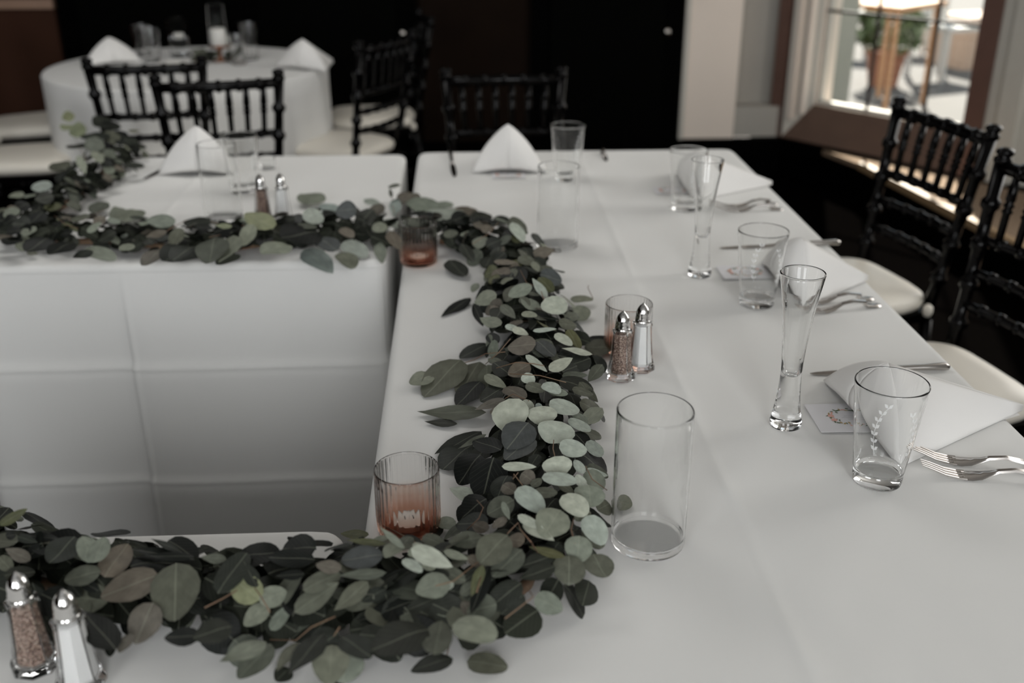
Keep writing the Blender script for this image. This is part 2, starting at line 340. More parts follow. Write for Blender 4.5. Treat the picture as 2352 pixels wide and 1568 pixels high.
def shrub(name, base, label):
    t = empty(name, base); tag(t, label, 'plant')
    v, f = lathe([(0, 0), (.12, 0), (.16, .26), (.18, .26), (.18, .30), (.155, .30), (.15, .25), (0, .25)], 20)
    MB().add(v, f).build('pot', mat('terracotta', (.34, .15, .09), .8), t)
    mb = MB(); r = random.Random(3)
    for _ in range(500):
        a, b = r.uniform(0, 2*PI), r.uniform(-.7, 1.5); rad = .27*r.uniform(.5, 1)**.5
        c = Vector((math.cos(a)*math.cos(b), math.sin(a)*math.cos(b), math.sin(b)))*rad+Vector((0, 0, .48))
        u = Vector((r.gauss(0, 1), r.gauss(0, 1), r.gauss(0, 1))).normalized(); w = u.orthogonal().normalized()
        mb.add([c-u*.06, c+w*.03, c+u*.06, c-w*.03], [[0, 1, 2, 3]])
    fo = mb.build('foliage', mat('shrub_green', (.12, .16, .06), .7, (.07, .1, .04), 5), t); fo['kind'] = 'stuff'
shrub('potted_shrub', ground(2026, 196), 'green shrub in a reddish-brown pot outside the window behind the table')
def patio_chair(p, rz, lab):
    t = empty('patio_chair', p, rz); tag(t, lab, 'chair', 'white patio chairs outside')
    mw = M.setdefault('white_metal', mat('white_painted_metal', (.6, .58, .55), .4))
    MB().box((-.22, -.22, .42), (.22, .22, .46)).build('seat', mw, t)
    for i in range(4): MB().box((-.2+i*.11, .2, .46), (-.2+i*.11+.07, .23, .85)).build('back_slat', mw, t)
    MB().box((-.22, .195, .82), (.22, .235, .9)).build('top_rail', mw, t)
    for x in (-.2, .2):
        for y in (-.2, .2): MB().box((x-.02, y-.02, 0), (x+.02, y+.02, .44)).build('leg', mw, t)
patio_chair(ground(2158, 178), .4, 'white patio chair outside, just right of the potted shrub')
patio_chair(ground(2075, 118), -.5, 'white patio chair outside, farthest off behind the patio table')
patio_chair(ground(1950, 128), 1.0, 'white patio chair outside, left of the patio table behind the pillar')
g = ground(1905, 262); mb = MB(); mb.hexa([g+Vector(p) for p in ((-.3, 0, 0), (.13, 0, 0), (.15, .2, 0), (-.3, .2, 0), (-.3, 0, 2.1), (.13, 0, 2.1), (.15, .2, 2.1), (-.3, .2, 2.1))])
tag(mb.build('pillar', mat('grey_green_render', (.33, .34, .31), .85, (.26, .28, .25), 4)), 'grey-green rendered pillar outside at the left of the window', 'pillar')
g = ground(2232, 150); bx = empty('street_planter', g, .3); tag(bx, 'pale tan planter box out on the pavement beyond the kerb', 'planter')
MB().box((-.3, -.2, 0), (.3, .2, .42)).build('box', mat('tan_planter', (.6, .42, .31), .8), bx); MB().box((-.33, -.23, .42), (.33, .23, .47)).build('rim', mat('tan_planter_rim', (.66, .5, .4), .8), bx)
hb = empty('street_building', bay(2, GZ, -16)); tag(hb, 'pale building across the street, seen blurred through the window top', 'building')
mb = MB(); c0 = bay(2, GZ, -16)
def bb(s0, s1, z0, z1, o0, o1): m_ = MB(); baybox(m_, s0, s1, z0, z1, o0, o1); m_.v = [p-c0 for p in m_.v]; return m_
bb(-6, 10, GZ, 6, -17, -16).build('wall', mat('pale_render', (.5, .45, .4), .9), hb)
for i in range(7): bb(-5+i*2, -4+i*2, 1, 2.6, -16.0, -15.95).build('window', mat('dark_pane', (.08, .09, .1), .1), hb)

# ================================================================== TABLECLOTHS
def axis_pts(a, b, step, cuts=()):
    n = max(2, int((b-a)/step)); p = [a+(b-a)*i/n for i in range(n+1)]
    for d in (.0012, .004, .008, .0135, .018): p += [a+d, b-d]
    return sorted(set(round(q, 5) for q in p))
def crease(p, at, w): return math.exp(-((p-at)/w)**2)
def cloth_box(name, x0, x1, y0, y1, label, folds_x=(), folds_y=(), folds_z=(), seed=1, step=.022, flare=.012, corner=.035, side_amp=.004, extra=None):
    r_ = .014; xs = axis_pts(x0, x1, step); ys = axis_pts(y0, y1, step); zs_ = sorted(axis_pts(.012, TZ, .03))
    xs = sorted(set(xs+[round(c+d, 5) for c in folds_x for d in (-.012, -.008, -.004, 0, .004, .008, .012)])); ys = sorted(set(ys+[round(c+d, 5) for c in folds_y for d in (-.012, -.008, -.004, 0, .004, .008, .012)])); zs_ = sorted(set(zs_+[round(c+d, 5) for c in folds_z for d in (-.024, -.016, -.01, -.006, -.003, 0, .003, .006, .01, .016)]))
    me_v = {}; V = []; Fc = []
    def vid(p):
        k = tuple(round(c, 5) for c in p)
        if k not in me_v: me_v[k] = len(V); V.append(Vector(p))
        return me_v[k]
    for a, b in zip(xs, xs[1:]):
        for c, d in zip(ys, ys[1:]): Fc.append([vid((a, c, TZ)), vid((b, c, TZ)), vid((b, d, TZ)), vid((a, d, TZ))])
    for z0_, z1_ in zip(zs_, zs_[1:]):
        for a, b in zip(xs, xs[1:]):
            Fc.append([vid((a, y0, z0_)), vid((b, y0, z0_)), vid((b, y0, z1_)), vid((a, y0, z1_))])
            Fc.append([vid((b, y1, z0_)), vid((a, y1, z0_)), vid((a, y1, z1_)), vid((b, y1, z1_))])
        for c, d in zip(ys, ys[1:]):
            Fc.append([vid((x1, c, z0_)), vid((x1, d, z0_)), vid((x1, d, z1_)), vid((x1, c, z1_))])
            Fc.append([vid((x0, d, z0_)), vid((x0, c, z0_)), vid((x0, c, z1_)), vid((x0, d, z1_))])
    R = random.Random(seed); ph = [R.uniform(0, 6) for _ in range(6)]
    for p in V:
        P0 = p.copy()
        top = p.z > TZ-.0005
        q = Vector((min(max(p.x, x0+corner), x1-corner), min(max(p.y, y0+corner), y1-corner), p.z))
        dxy = p-q
        if dxy.length > 1e-6:
            lim = corner; m_ = max(abs(dxy.x), abs(dxy.y))
            if abs(dxy.x) > 1e-6 and abs(dxy.y) > 1e-6: p.xy = (q+dxy.normalized()*m_).xy
        # soft top edge
        inset = min(P0.x-x0, x1-P0.x, P0.y-y0, y1-P0.y)
        depth = TZ-P0.z
        if top and inset < r_: p.z = TZ-(r_-math.sqrt(max(0, r_*r_-(r_-inset)**2)))
        if not top:
            nx = (-1 if abs(P0.x-x0) < 1e-4 else 1 if abs(P0.x-x1) < 1e-4 else 0); ny = (-1 if abs(P0.y-y0) < 1e-4 else 1 if abs(P0.y-y1) < 1e-4 else 0)
            nv = Vector((nx, ny, 0)).normalized(); along = P0.x if ny else P0.y
            e = flare*(depth/TZ)**1.2
            e += side_amp*(depth/TZ)*(math.sin(along*9+ph[0])+.6*math.sin(along*21+ph[1]+depth*2))
            p.z = (TZ-r_)*(P0.z/TZ)
            cl = folds_x if ny else folds_y
            for c_ in cl: e += (.0055*crease(along, c_, .006)+.007*max(-1, min(1, (along-c_)/.02))*math.exp(-abs(along-c_)/.16))*min(1, depth/.12)
            for c_ in folds_z: e += .0045*crease(P0.z, c_, .007)+.006*max(-1, min(1, (c_-P0.z)/.02))*math.exp(-abs(P0.z-c_)/.10)
            p.xy = (p+nv*e).xy
        else:
            h = .0006*(math.sin(P0.x*5+ph[2])*math.sin(P0.y*4+ph[3]))
            for c_ in folds_x: h += .0016*crease(P0.x, c_, .009)
            for c_ in folds_y: h += .0016*crease(P0.y, c_, .009)
            if extra: h += extra(P0.x, P0.y)
            if inset > .02: p.z += h
    me = mesh(name, V, Fc, True)
    return tag(obj(name, me, M['cloth']), label, 'tablecloth', 'white tablecloths on the U of tables')
def wrinkles(x, y):                          # shallow slanting ripples on the long table
    def rip(ax, ay, bx, by, w, a, L=None):
        d = Vector((bx-ax, by-ay)); l = d.length; d /= l; t = (x-ax)*d.x+(y-ay)*d.y; s = (x-ax)*d.y-(y-ay)*d.x
        return a*math.exp(-(s/w)**2)*max(0, min(1, t/(.25*l)))*max(0, min(1, (l-t)/(.25*l))) if 0 < t < l else 0
    return rip(.42, .62, .30, 1.25, .012, .003)+rip(.50, .58, .37, 1.15, .014, .0028)+rip(.38, .6, .27, 1.05, .010, .0022)+rip(.20, 2.2, .28, 1.6, .010, .0024)+rip(.24, 2.3, .33, 1.7, .012, .002)+rip(.56, .5, .5, 1.0, .015, .002)
cloth_box('tablecloth', -.125, .772, .36, 2.93, 'white linen cloth over the long table that carries the pint glasses', folds_x=(.325,), folds_y=(), folds_z=(.45, .2), seed=4, extra=wrinkles, flare=.004, side_amp=.002)
cloth_box('tablecloth', -1.03, -.156, 2.0, 2.91, 'white linen cloth with fold creases on the far cross table by the round table', folds_x=(-.685,), folds_y=(2.45,), folds_z=(.545, .27), seed=2, flare=.012)
cloth_box('tablecloth', -1.03, -.145, .36, 1.055, 'white linen cloth on the near cross table under the nearest garland', folds_x=(-.66,), folds_y=(.72,), folds_z=(.5,), seed=9, flare=.004)
# round table cloth: flat disc, then a hanging skirt of soft folds
def round_cloth():
    cx, cy_, R_ = -1.125, 4.48, .568; V = []; F_ = []; n = 160; rows = [0.0, .2, .4, .5, .55, .564]
    rr = random.Random(5); ph = [rr.uniform(0, 6) for _ in range(4)]
    ring = []
    for r in rows[1:]:
        ring.append([(r*math.cos(2*PI*k/n), r*math.sin(2*PI*k/n), TZ) for k in range(n)])
    for j in range(11):
        dep = j/10; z = TZ-.006-dep*(TZ-.02); row = []
        for k in range(n):
            a = 2*PI*k/n; f_ = (math.sin(a*11+ph[0])+.5*math.sin(a*17+ph[1])+.4*math.sin(a*6+ph[2]))
            r = R_+.006*dep+.016*f_*min(1, dep*1.6); row.append((r*math.cos(a), r*math.sin(a), z))
        ring.append(row)
    V.append((0, 0, TZ))
    for r in ring: V += r
    for k in range(n): F_.append([0, 1+k, 1+(k+1) % n])
    for i in range(len(ring)-1):
        for k in range(n): F_.append([1+i*n+k, 1+(i+1)*n+k, 1+(i+1)*n+(k+1) % n, 1+i*n+(k+1) % n])
    o = obj('round_tablecloth', mesh('round_tablecloth', V, F_, True), M['cloth'], loc=(cx, cy_, 0))
    tag(o, 'white cloth hanging in soft folds over the round table in the far corner', 'tablecloth')
round_cloth()

# ================================================================== CHAIRS
def make_chair():
    t = empty('chiavari_chair'); bw = M['black_wood']; sz = .44
    FL = [(-.195, .165), (.195, .165)]; BL = [(-.15, -.19), (.15, -.19)]; TP = [(-.183, -.262), (.183, -.262)]
    for x, y in FL: MB().turned((x, y, 0), (x*.97, y, sz), .0155, 4).build('leg', bw, t, True)
    for (x, y), (xt, yt) in zip(BL, TP):
        mb = MB(); mb.turned((x*1.12, y-.035, 0), (x, y, sz), .0165, 3); mb.turned((x, y, sz), (xt, yt, .895), .0165, 4)
        mb.tube([(xt, yt, .893), (xt, yt-.002, .903), (xt, yt-.003, .908), (xt, yt-.004, .915), (xt, yt-.004, .923), (xt, yt-.004, .927)], [.019, .020, .014, .020, .018, .008], 10)
        mb.build('back_post', bw, t, True)
    def bp(z):
        k = (z-sz)/(.895-sz); return [Vector((BL[i][0]+(TP[i][0]-BL[i][0])*k, BL[i][1]+(TP[i][1]-BL[i][1])*k, z)) for i in (0, 1)]
    def curved(z, r, knots):
        a, b = bp(z); n = 6; pts = [a+(b-a)*(i/n)+Vector((0, -.02*math.sin(PI*i/n), 0)) for i in range(n+1)]
        mb = MB()
        mb.tube(pts, [r]*len(pts), 8)
        for i in range(1, n): mb.tube([pts[i]-Vector((.007, 0, 0)), pts[i]+Vector((.007, 0, 0))], r*1.28, 8)
        return mb
    a, b = bp(.885); curved(.885, .0155, 5).build('top_rail', bw, t, True)
    for z in (.725, .650, .575): curved(z, .0115, 5).build('back_rail', bw, t, True)
    A_, B_ = bp(.885); C_, D_ = bp(.725)
    for i in range(6):
        k = (i+.9)/6.8; p = A_+(B_-A_)*k+Vector((0, -.02*math.sin(PI*k), 0)); q = C_+(D_-C_)*k+Vector((0, -.02*math.sin(PI*k), 0))
        d = p-q; MB().tube([q, q+d*.42, q+d*.46, q+d*.5, q+d*.54, q+d*.58, q+d*.62, p], [.0085, .0085, .013, .008, .013, .008, .0115, .0075], 8).build('spindle', bw, t, True)
    sm = [(-.205, .18), (.205, .18), (.165, -.2), (-.165, -.2)]
    MB().hexa([(x, y, sz-.02) for x, y in sm[::-1]]+[(x, y, sz+.005) for x, y in sm[::-1]]).build('seat_frame', bw, t)
    for z in (.14, .25):
        for a, b in (((-.195, .165), (.195, .165)), ((-.195, .165), (-.155, -.205)), ((.195, .165), (.155, -.205)), ((-.16, -.205), (.16, -.205))):
            MB().turned((*a, z), (*b, z), .0095, 3).build('stretcher', bw, t, True)
    # cushion: rounded trapezoid pad with a domed top
    bm = bmesh.new(); V = []; nst = 36; rows = [(.0, .86), (.008, .97), (.024, 1.0), (.038, .975), (.048, .9), (.055, .7), (.058, .35)]
    for z, s in rows:
        for k in range(nst):
            a = 2*PI*k/nst; ca, sa = math.cos(a), math.sin(a); e = 2/4.5
            x = .205*math.copysign(abs(ca)**e, ca); y = .21*math.copysign(abs(sa)**e, sa); x *= 1-.16*(.21-y)/.42
            V.append((x*s, y*s*.92-.012, sz+.004+z))
    F_ = [[i*nst+k, i*nst+(k+1) % nst, (i+1)*nst+(k+1) % nst, (i+1)*nst+k] for i in range(len(rows)-1) for k in range(nst)]
    F_.append([k for k in range(nst)][::-1]); F_.append([(len(rows)-1)*nst+k for k in range(nst)])
    bm.free(); me = mesh('cushion', V, F_, True); cu = obj('cushion', me, M['cushion'], t)
    for x in (-.172, .172): v, f = lathe([(0, -.016), (.009, -.015), (.013, -.004), (.012, .010), (.006, .016), (0, .017)], 12); MB().add([p+Vector((x, -.175, sz+.012)) for p in v], f).build('cushion_tie', M['cushion'], cu, True)
    return t
CH0 = make_chair(); ch_used = [False]
def place_chair(x, y, face, label, group):     # (x, y) is the middle of the top rail's foot line; face = heading of the sitter in degrees
    t = CH0 if not ch_used[0] else copy_tree(CH0); ch_used[0] = True
    rz = math.radians(face-90); t.rotation_euler = (0, 0, rz)
    off = Matrix.Rotation(rz, 3, 'Z') @ Vector((0, -.262, 0)); t.location = (x-off.x, y-off.y, 0)
    tag(t, label, 'chair', group); return t
GR, GF, GL = 'black chairs at the round table', 'black chair at the head of the long table', 'black chairs along the window side of the long table'
def back_between(p0, p1):
    a = onz(*p0, .905); b = onz(*p1, .905); return (a+b)/2, math.degrees(math.atan2(b.y-a.y, b.x-a.x))
c, a = back_between((214, 148), (450, 141)); place_chair(c.x, c.y, a+90, 'black chiavari chair before the round table, the more distant of the overlapping pair', GR)
c, a = back_between((364, 187), (632, 175)); place_chair(c.x, c.y, a+90, 'black chiavari chair overlapping another in front of the round table, the nearer', GR)
c, a = back_between((1028, 170), (1287, 170)); place_chair(c.x, c.y, -88, 'black chiavari chair at the far head of the long table, before the dark brown panel', GF)
c, a = back_between((2084, 247), (2252, 299)); place_chair(c.x, c.y, a-90+360 if False else 180+14, 'black chiavari chair with lit spindles, standing before the paned window', GL)
c2 = onz(2306, 362, .905); place_chair(c2.x+.035, c2.y-.18, 180+12, 'black chiavari chair cut off by the edge of the picture, beside the window chair', GL)
place_chair(c2.x+.05, c2.y-.80, 180+8, 'black chiavari chair nearest the camera at the window side, mostly out of view', GL)
def chair_seat(px, py, face, label, group):
    p = onz(px, py, .49); t = place_chair(0, 0, face, label, group); t.location = (p.x, p.y, 0); return t
chair_seat(775, 322, 150, 'black chiavari chair at the right of the round table, the nearer cream seat', GR)
chair_seat(850, 258, 190, 'black chiavari chair at the right of the round table, the farther cream seat', GR)
chair_seat(55, 352, 10, 'black chiavari chair at the left of the round table, big cream seat beside the garland', GR)
chair_seat(85, 275, 25, 'black chiavari chair far left by the brown wall panel, pinkish seat', GR)

# ================================================================== GLASSWARE
def dense(p, e=.0007):
    q = [p[0]]
    for a, b in zip(p, p[1:]):
        L = math.hypot(b[0]-a[0], b[1]-a[1])
        if L > .004:
            for k in (e/L, 3*e/L, 1-3*e/L, 1-e/L): q.append((a[0]+(b[0]-a[0])*k, a[1]+(b[1]-a[1])*k))
        q.append(b)
    return q
def glass_profile(out, inn):                   # outer wall bottom->rim then inner wall rim->floor
    return [(0, out[0][1])]+dense(out)+dense(inn)[::-1]+[(0, inn[0][1])]
def vine(r_of_z, z0, z1, th0, sgn):           # etched stem with paired leaves, hugging the wall
    mb = MB()
    def P(th, z): r = r_of_z(z)+.0004; return Vector((r*math.cos(th), r*math.sin(th), z))
    n = 22; pts = []
    for i in range(n+1):
        k = i/n; pts.append((th0+sgn*(.34*k*k*k-.10*math.sin(k*PI)), z0+(z1-z0)*k))
    w = .009
    for (a, za), (b, zb_) in zip(pts, pts[1:]): mb.add([P(a-w, za), P(a+w, za), P(b+w, zb_), P(b-w, zb_)], [[0, 1, 2, 3]])
    for i in range(2, n, 3):
        a, z = pts[i]
        for s in (-1, 1):
            tip = (a+s*.115, z+.0058); m1 = (a+s*.035, z+.0052); m2 = (a+s*.085, z+.001)
            mb.add([P(a, z), P(*m2), P(*tip), P(*m1)], [[0, 1, 2, 3] if s > 0 else [3, 2, 1, 0]])
    return mb
_pint = {}
def pint(px, py, h, label, rot=0):
    p = onz(px, py, TZ); t = empty('pint_glass', (p.x, p.y, TZ+.0006), rot); tag(t, label, 'glass', 'etched pint glasses at the place settings')
    if not _pint:
        H = .14; rb, rt = .0305, .0445
        out = [(rb-.003, 0), (rb-.0008, .0008), (rb, .003), (rb+.0006, .014), (rb+.0012, .02)]+[(rb+.0012+(rt-rb-.0012)*k/6, .02+(H-.022)*k/6) for k in range(1, 7)]+[(rt-.0004, H-.0006), (rt-.0012, H)]
        inn = [(rb-.006, .0165), (rb-.0022, .018), (rb-.001, .021)]+[(rb-.0008+(rt-.0018-rb+.0008)*k/6, .021+(H-.023)*k/6) for k in range(1, 7)]+[(rt-.0017, H-.0006)]
        _pint['g'] = lathe_mesh('glass_body', glass_profile(out, inn), 64)
        f = lambda z: rb+.0012+(rt-rb-.0012)*(z-.02)/(H-.022)
        mb = vine(f, .054, .130, 0, 1); mb2 = vine(f, .045, .118, 1.2, -1); mb.add(mb2.v, mb2.f)
        _pint['v'] = mesh('etched_vine', mb.v, mb.f)
    gb = obj('glass_body', _pint['g'], M['glass'], t); obj('etched_vine', _pint['v'], M['etch'], gb)
    t.scale = (1, 1, h/.14) if abs(h-.14) > .012 else (1, 1, 1)
    return t
pint(2013, 1103, .141, 'etched pint glass beside the two sharp forks, nearest of its kind', -2.22)
pint(1737, 699, .135, 'etched pint glass just behind the nearer trumpet flute, middle of the long table', -2.1)
pint(1573, 480, .135, 'etched pint glass beside the farther trumpet flute near the window corner', -1.4)
pint(1302, 412, .135, 'pint glass at the far head of the long table beside the tent napkin', -1.0)
pint(562, 440, .148, 'pint glass on the far cross table behind the clear cylinder vase', -.5)
_fl = {}
def flute(px, py, label):
    p = onz(px, py, TZ); t = empty('champagne_flute', (p.x, p.y, TZ+.0006)); tag(t, label, 'glass', 'trumpet champagne flutes')
    if not _fl:
        H = .228
        out = [(.0195, 0), (.0215, .001), (.0222, .004), (.0222, .009), (.021, .013), (.0188, .025), (.0165, .042), (.0150, .06), (.0142, .078), (.0146, .098), (.0162, .122), (.0188, .150), (.0222, .178), (.0262, .204), (.0300, .226), (.0297, .2275), (.0292, H)]
        inn = [(.0035, .0775), (.0065, .0785), (.0092, .082), (.0108, .09), (.0125, .101), (.0146, .123), (.0173, .150), (.0208, .178), (.0249, .204), (.0284, .2275)]
        _fl['g'] = lathe_mesh('glass_body', glass_profile(out, inn), 56)
    obj('glass_body', _fl['g'], M['glass'], t); return t
flute(1803, 976, 'tall trumpet champagne flute beside the floral card, nearest the camera')
flute(1606, 632, 'tall trumpet champagne flute farther up the long table, before the pint glass')
_cv = {}
def vase(px, py, label, grp=True):
    p = onz(px, py, TZ); t = empty('cylinder_vase', (p.x, p.y, TZ+.0006)); tag(t, label, 'vase', 'clear cylinder vases')
    if not _cv:
        H, R_ = .172, .0425
        out = [(R_-.004, 0), (R_-.0012, .001), (R_, .004)]+[(R_, .004+(H-.006)*k/5) for k in range(1, 6)]+[(R_-.0006, H-.0005), (R_-.0012, H)]
        inn = [(R_-.009, .008), (R_-.0042, .0095), (R_-.0020, .014)]+[(R_-.0018, .014+(H-.016)*k/5) for k in range(1, 6)]+[(R_-.0018, H-.0005)]
        _cv['g'] = lathe_mesh('glass_body', glass_profile(out, inn), 72)
    obj('glass_body', _cv['g'], M['vase_glass'], t); return t
vase(1487, 1243, 'empty clear glass cylinder vase standing against the garland, nearest the camera')
vase(1280, 566, 'empty clear cylinder vase near the far head of the long table')
vase(515, 503, 'empty clear cylinder vase on the far cross table behind the garland')
_vo = {}
def votive(px, py, label, rot=0):
    p = onz(px, py, TZ); t = empty('votive_holder', (p.x, p.y, TZ+.0006), rot); tag(t, label, 'candle holder', 'ribbed amber votive holders')
    if not _vo:
        H, R_ = .084, .0375; NR = 38
        out = [(R_*.80, 0), (R_*.9, .0012), (R_*.965, .005), (R_*.985, .012), (R_, .022), (R_, .045), (R_, .066), (R_, .078), (R_, H-.001), (R_-.0008, H)]
        inn = [(R_*.6, .0062), (R_*.8, .007), (R_*.90, .0105), (R_*.925, .018), (R_-.0028, .028), (R_-.0028, .046), (R_-.0028, .066), (R_-.002, .079), (R_-.0014, H-.001)]
        prof = glass_profile(out, inn); no = len(dense(out))
        def rib(th, i):
            z = prof[i][1]; r = prof[i][0]
            if i > no or z > .0815 or r < R_*.88: return 1
            return 1+.024*abs(math.sin(th*NR/2))-.012
        _vo['g'] = lathe_mesh('glass_body', prof, NR*8, rib); _vo['g'].shade_smooth()
    obj('glass_body', _vo['g'], M['amber'], t)
    c = empty('tealight_candle', (p.x, p.y, TZ+.0082)); c.scale = (1, 1, .5); tag(c, 'white tealight candle inside the '+label.split('amber ')[1], 'candle', 'tealights in the votive holders')
    v, f = lathe([(0, 0), (.0185, 0), (.019, .001), (.019, .015), (.0185, .015), (.0183, .0135), (0, .0135)], 32); MB().add(v, f).build('metal_cup', M['alu'], c, False)
    v, f = lathe([(0, .0136), (.018, .0136), (.0181, .0142), (.012, .0146), (0, .0144)], 32); wx = MB().add(v, f).build('wax', M['wax'], c, True)
    MB().tube([(0, 0, .014), (.0006, 0, .019), (.002, .001, .023)], .0007, 6).build('wick', M['wick'], wx)
    return t
votive(940, 1216, 'ribbed amber votive holder on the inner table edge, nearest the camera')
votive(962, 604, 'ribbed amber votive holder buried in leaves where the garland crosses the gap')
votive(1440, 806, 'ribbed amber votive holder behind the salt and pepper shakers')
# salt and pepper shakers: faceted flared glass, chrome dome cap
_sh = {}
def shaker(px, py, fill, label, rot, group):
    p = onz(px, py, TZ); t = empty(fill+'_shaker', (p.x, p.y, TZ+.0006), rot); tag(t, label, fill+' shaker', group)
    if not _sh:
        out = [(.0222, 0), (.0232, .0015), (.0230, .006), (.0205, .013), (.0182, .026), (.0165, .045), (.0148, .068), (.0142, .0725), (.0158, .0745), (.0160, .0775), (.0140, .0795), (.0125, .08)]
        inn = [(.0165, .0085), (.0172, .013), (.0158, .026), (.0143, .045), (.0127, .068), (.0118, .075), (.0115, .08)]
        v, f = lathe(glass_profile(out, inn), 8); _sh['g'] = mesh('glass_body', v, f)
        fl = [(0, .009), (.0150, .009), (.0164, .0135), (.0151, .026), (.0136, .045), (.0120, .066), (.0112, .074), (0, .075)]
        v, f = lathe(fl, 8); _sh['f'] = (v, f)
        cp = [(.0100, .0785), (.0120, .079), (.0122, .0812), (.0112, .0828), (.0118, .0843), (.0109, .086), (.0114, .0877), (.0105, .0893), (.0108, .0912), (.0104, .095), (.0092, .0995), (.0070, .1035), (.0044, .1062), (.0026, .1078), (.0014, .1100), (0, .1106)]
        _sh['c'] = lathe_mesh('cap', cp, 32)
        dots = MB()
        for i in range(7):
            a = i*2*PI/6; r = .0055 if i < 6 else 0; z = .1057 if i < 6 else .1107
            dots.add([(r*math.cos(a)+.0007*math.cos(q*PI/3), r*math.sin(a)+.0007*math.sin(q*PI/3), z) for q in range(6)], [[0, 1, 2, 3, 4, 5]])
        _sh['d'] = mesh('cap_holes', dots.v, dots.f)
    obj('glass_body', _sh['g'], M['shaker_glass'], t); MB().add(*_sh['f']).build(fill+'_fill', M[fill], t); cp_ = obj('cap', _sh['c'], M['chrome'], t); obj('cap_holes', _sh['d'], M['wick'], cp_)
    return t
shaker(1425, 866, 'pepper', 'glass pepper shaker with chrome cap standing before the ribbed votive', PI/8, 'shakers before the votive')
shaker(1470, 846, 'salt', 'white-filled salt shaker with chrome cap standing before the ribbed votive', PI/8, 'shakers before the votive')
shaker(84, 1528, 'pepper', 'blurred pepper shaker in front of the nearest garland, bottom left corner', .2, 'shakers on the near cross table')
shaker(188, 1572, 'salt', 'blurred white salt shaker in front of the nearest garland, bottom left corner', .3, 'shakers on the near cross table')
shaker(606, 510, 'pepper', 'pepper shaker half hidden behind the garland on the far cross table', .1, 'shakers on the far cross table')
shaker(652, 508, 'salt', 'salt shaker half hidden behind the garland on the far cross table', .1, 'shakers on the far cross table')

# ================================================================== NAPKINS, CUTLERY, CARDS
def napkin(p, face, label, L=.26, Wd=.25, H=.11, arch=.035, group='tent-folded napkins'):
    # tent fold: front flaps part into a low arch, ridge slopes back to a tail; +x is the tail direction
    t = empty('napkin', (p.x, p.y, TZ+.0008), math.radians(face)); tag(t, label, 'napkin', group)
    V = []; F_ = []; n = 10; apex = Vector((.03, 0, H)); tail = Vector((L, 0, .012))
    for sgn in (-1, 1):
        foot = Vector((0, sgn*Wd/2, .001)); base = len(V)
        m_ = 10
        for i in range(n+1):                   # side face, ridge (apex->tail) to hem (foot->tail)
            k = i/n
            for j in range(m_+1):
                q = j/m_; a = apex+(tail-apex)*q; b = foot+(Vector((L, 0, .001))-foot)*q
                P = a+(b-a)*k
                P = P+Vector((0, sgn*.010*math.sin(PI*k)*(1-q), .006*math.sin(PI*k)*(1-q)))
                if k < .12: P.z -= .004*(1-k/.12)
                P.z = max(P.z, .001); V.append(P)
        for i in range(n):
            for j in range(m_):
                a = base+i*(m_+1)+j; q = [a, a+1, a+m_+2, a+m_+1]; F_.append(q if sgn < 0 else q[::-1])
        base = len(V)
        for i in range(n+1):                   # half of the rounded front panel, from the apex down to its lifted hem
            k = i/n
            for j in range(m_+1):
                q = j/m_; hem = Vector((-.018*math.sin(PI*q/2), sgn*Wd/2*(1-q), .001+arch*math.sin(PI*q/2)**1.4*(1-.15*q)))
                P = apex+(hem-apex)*k+Vector((-.020*math.sin(PI*k)*math.sin(PI*q/2), sgn*.010*math.sin(PI*k)*(1-q), .006*math.sin(PI*k)*(1-q))); P.z -= .004*(1-k/.12) if k < .12 else 0; P.z = max(P.z, .001); V.append(P)
        for i in range(n):
            for j in range(m_):
                a = base+i*(m_+1)+j; q = [a, a+1, a+m_+2, a+m_+1]; F_.append(q if sgn > 0 else q[::-1])
    me = mesh('folded_cloth', V, F_, True); o = obj('folded_cloth', me, M['napkin'], t)
    md = o.modifiers.new('thickness', 'SOLIDIFY'); md.thickness = .0016; md.offset = 0
    MB().add([(L*.5, -Wd*.20, .0004), (L-.01, -.012, .0004), (L-.01, .012, .0004), (L*.5, Wd*.20, .0004)], [[0, 1, 2, 3]]).build('tucked_corner', M['napkin'], t)
    return t
napkin((onz(1905, 884, TZ)+onz(2052, 1062, TZ))/2, 4, 'white tent-folded napkin with a floral card in its mouth, nearest the camera', .245, .26, .092, .028)
q = onz(1790, 622, TZ); napkin(Vector((.60, 1.83, 0)), 4, 'white tent-folded napkin behind the middle pint glass', .17, .24, .095, .028)
napkin(Vector((.55, 2.52, 0)), 2, 'white tent-folded napkin hanging over the table edge near the window corner', .225, .26, .095, .028)
napkin((onz(1070, 403, TZ)+onz(1262, 392, TZ))/2, 88, 'white tent-folded napkin at the far head of the long table', .17, .19, .125, .016)
napkin((onz(352, 404, TZ)+onz(560, 400, TZ))/2, 88, 'white tent-folded napkin on the far cross table beside the garland', .17, .21, .125, .016)
def px_round(px, py): return onz(px, py, TZ)
napkin(px_round(262, 148), 120, 'white tent-folded napkin on the left of the round table', .2, .24, .11, .012)
napkin(px_round(690, 160), 60, 'white tent-folded napkin on the right of the round table', .22, .26, .12, .012)
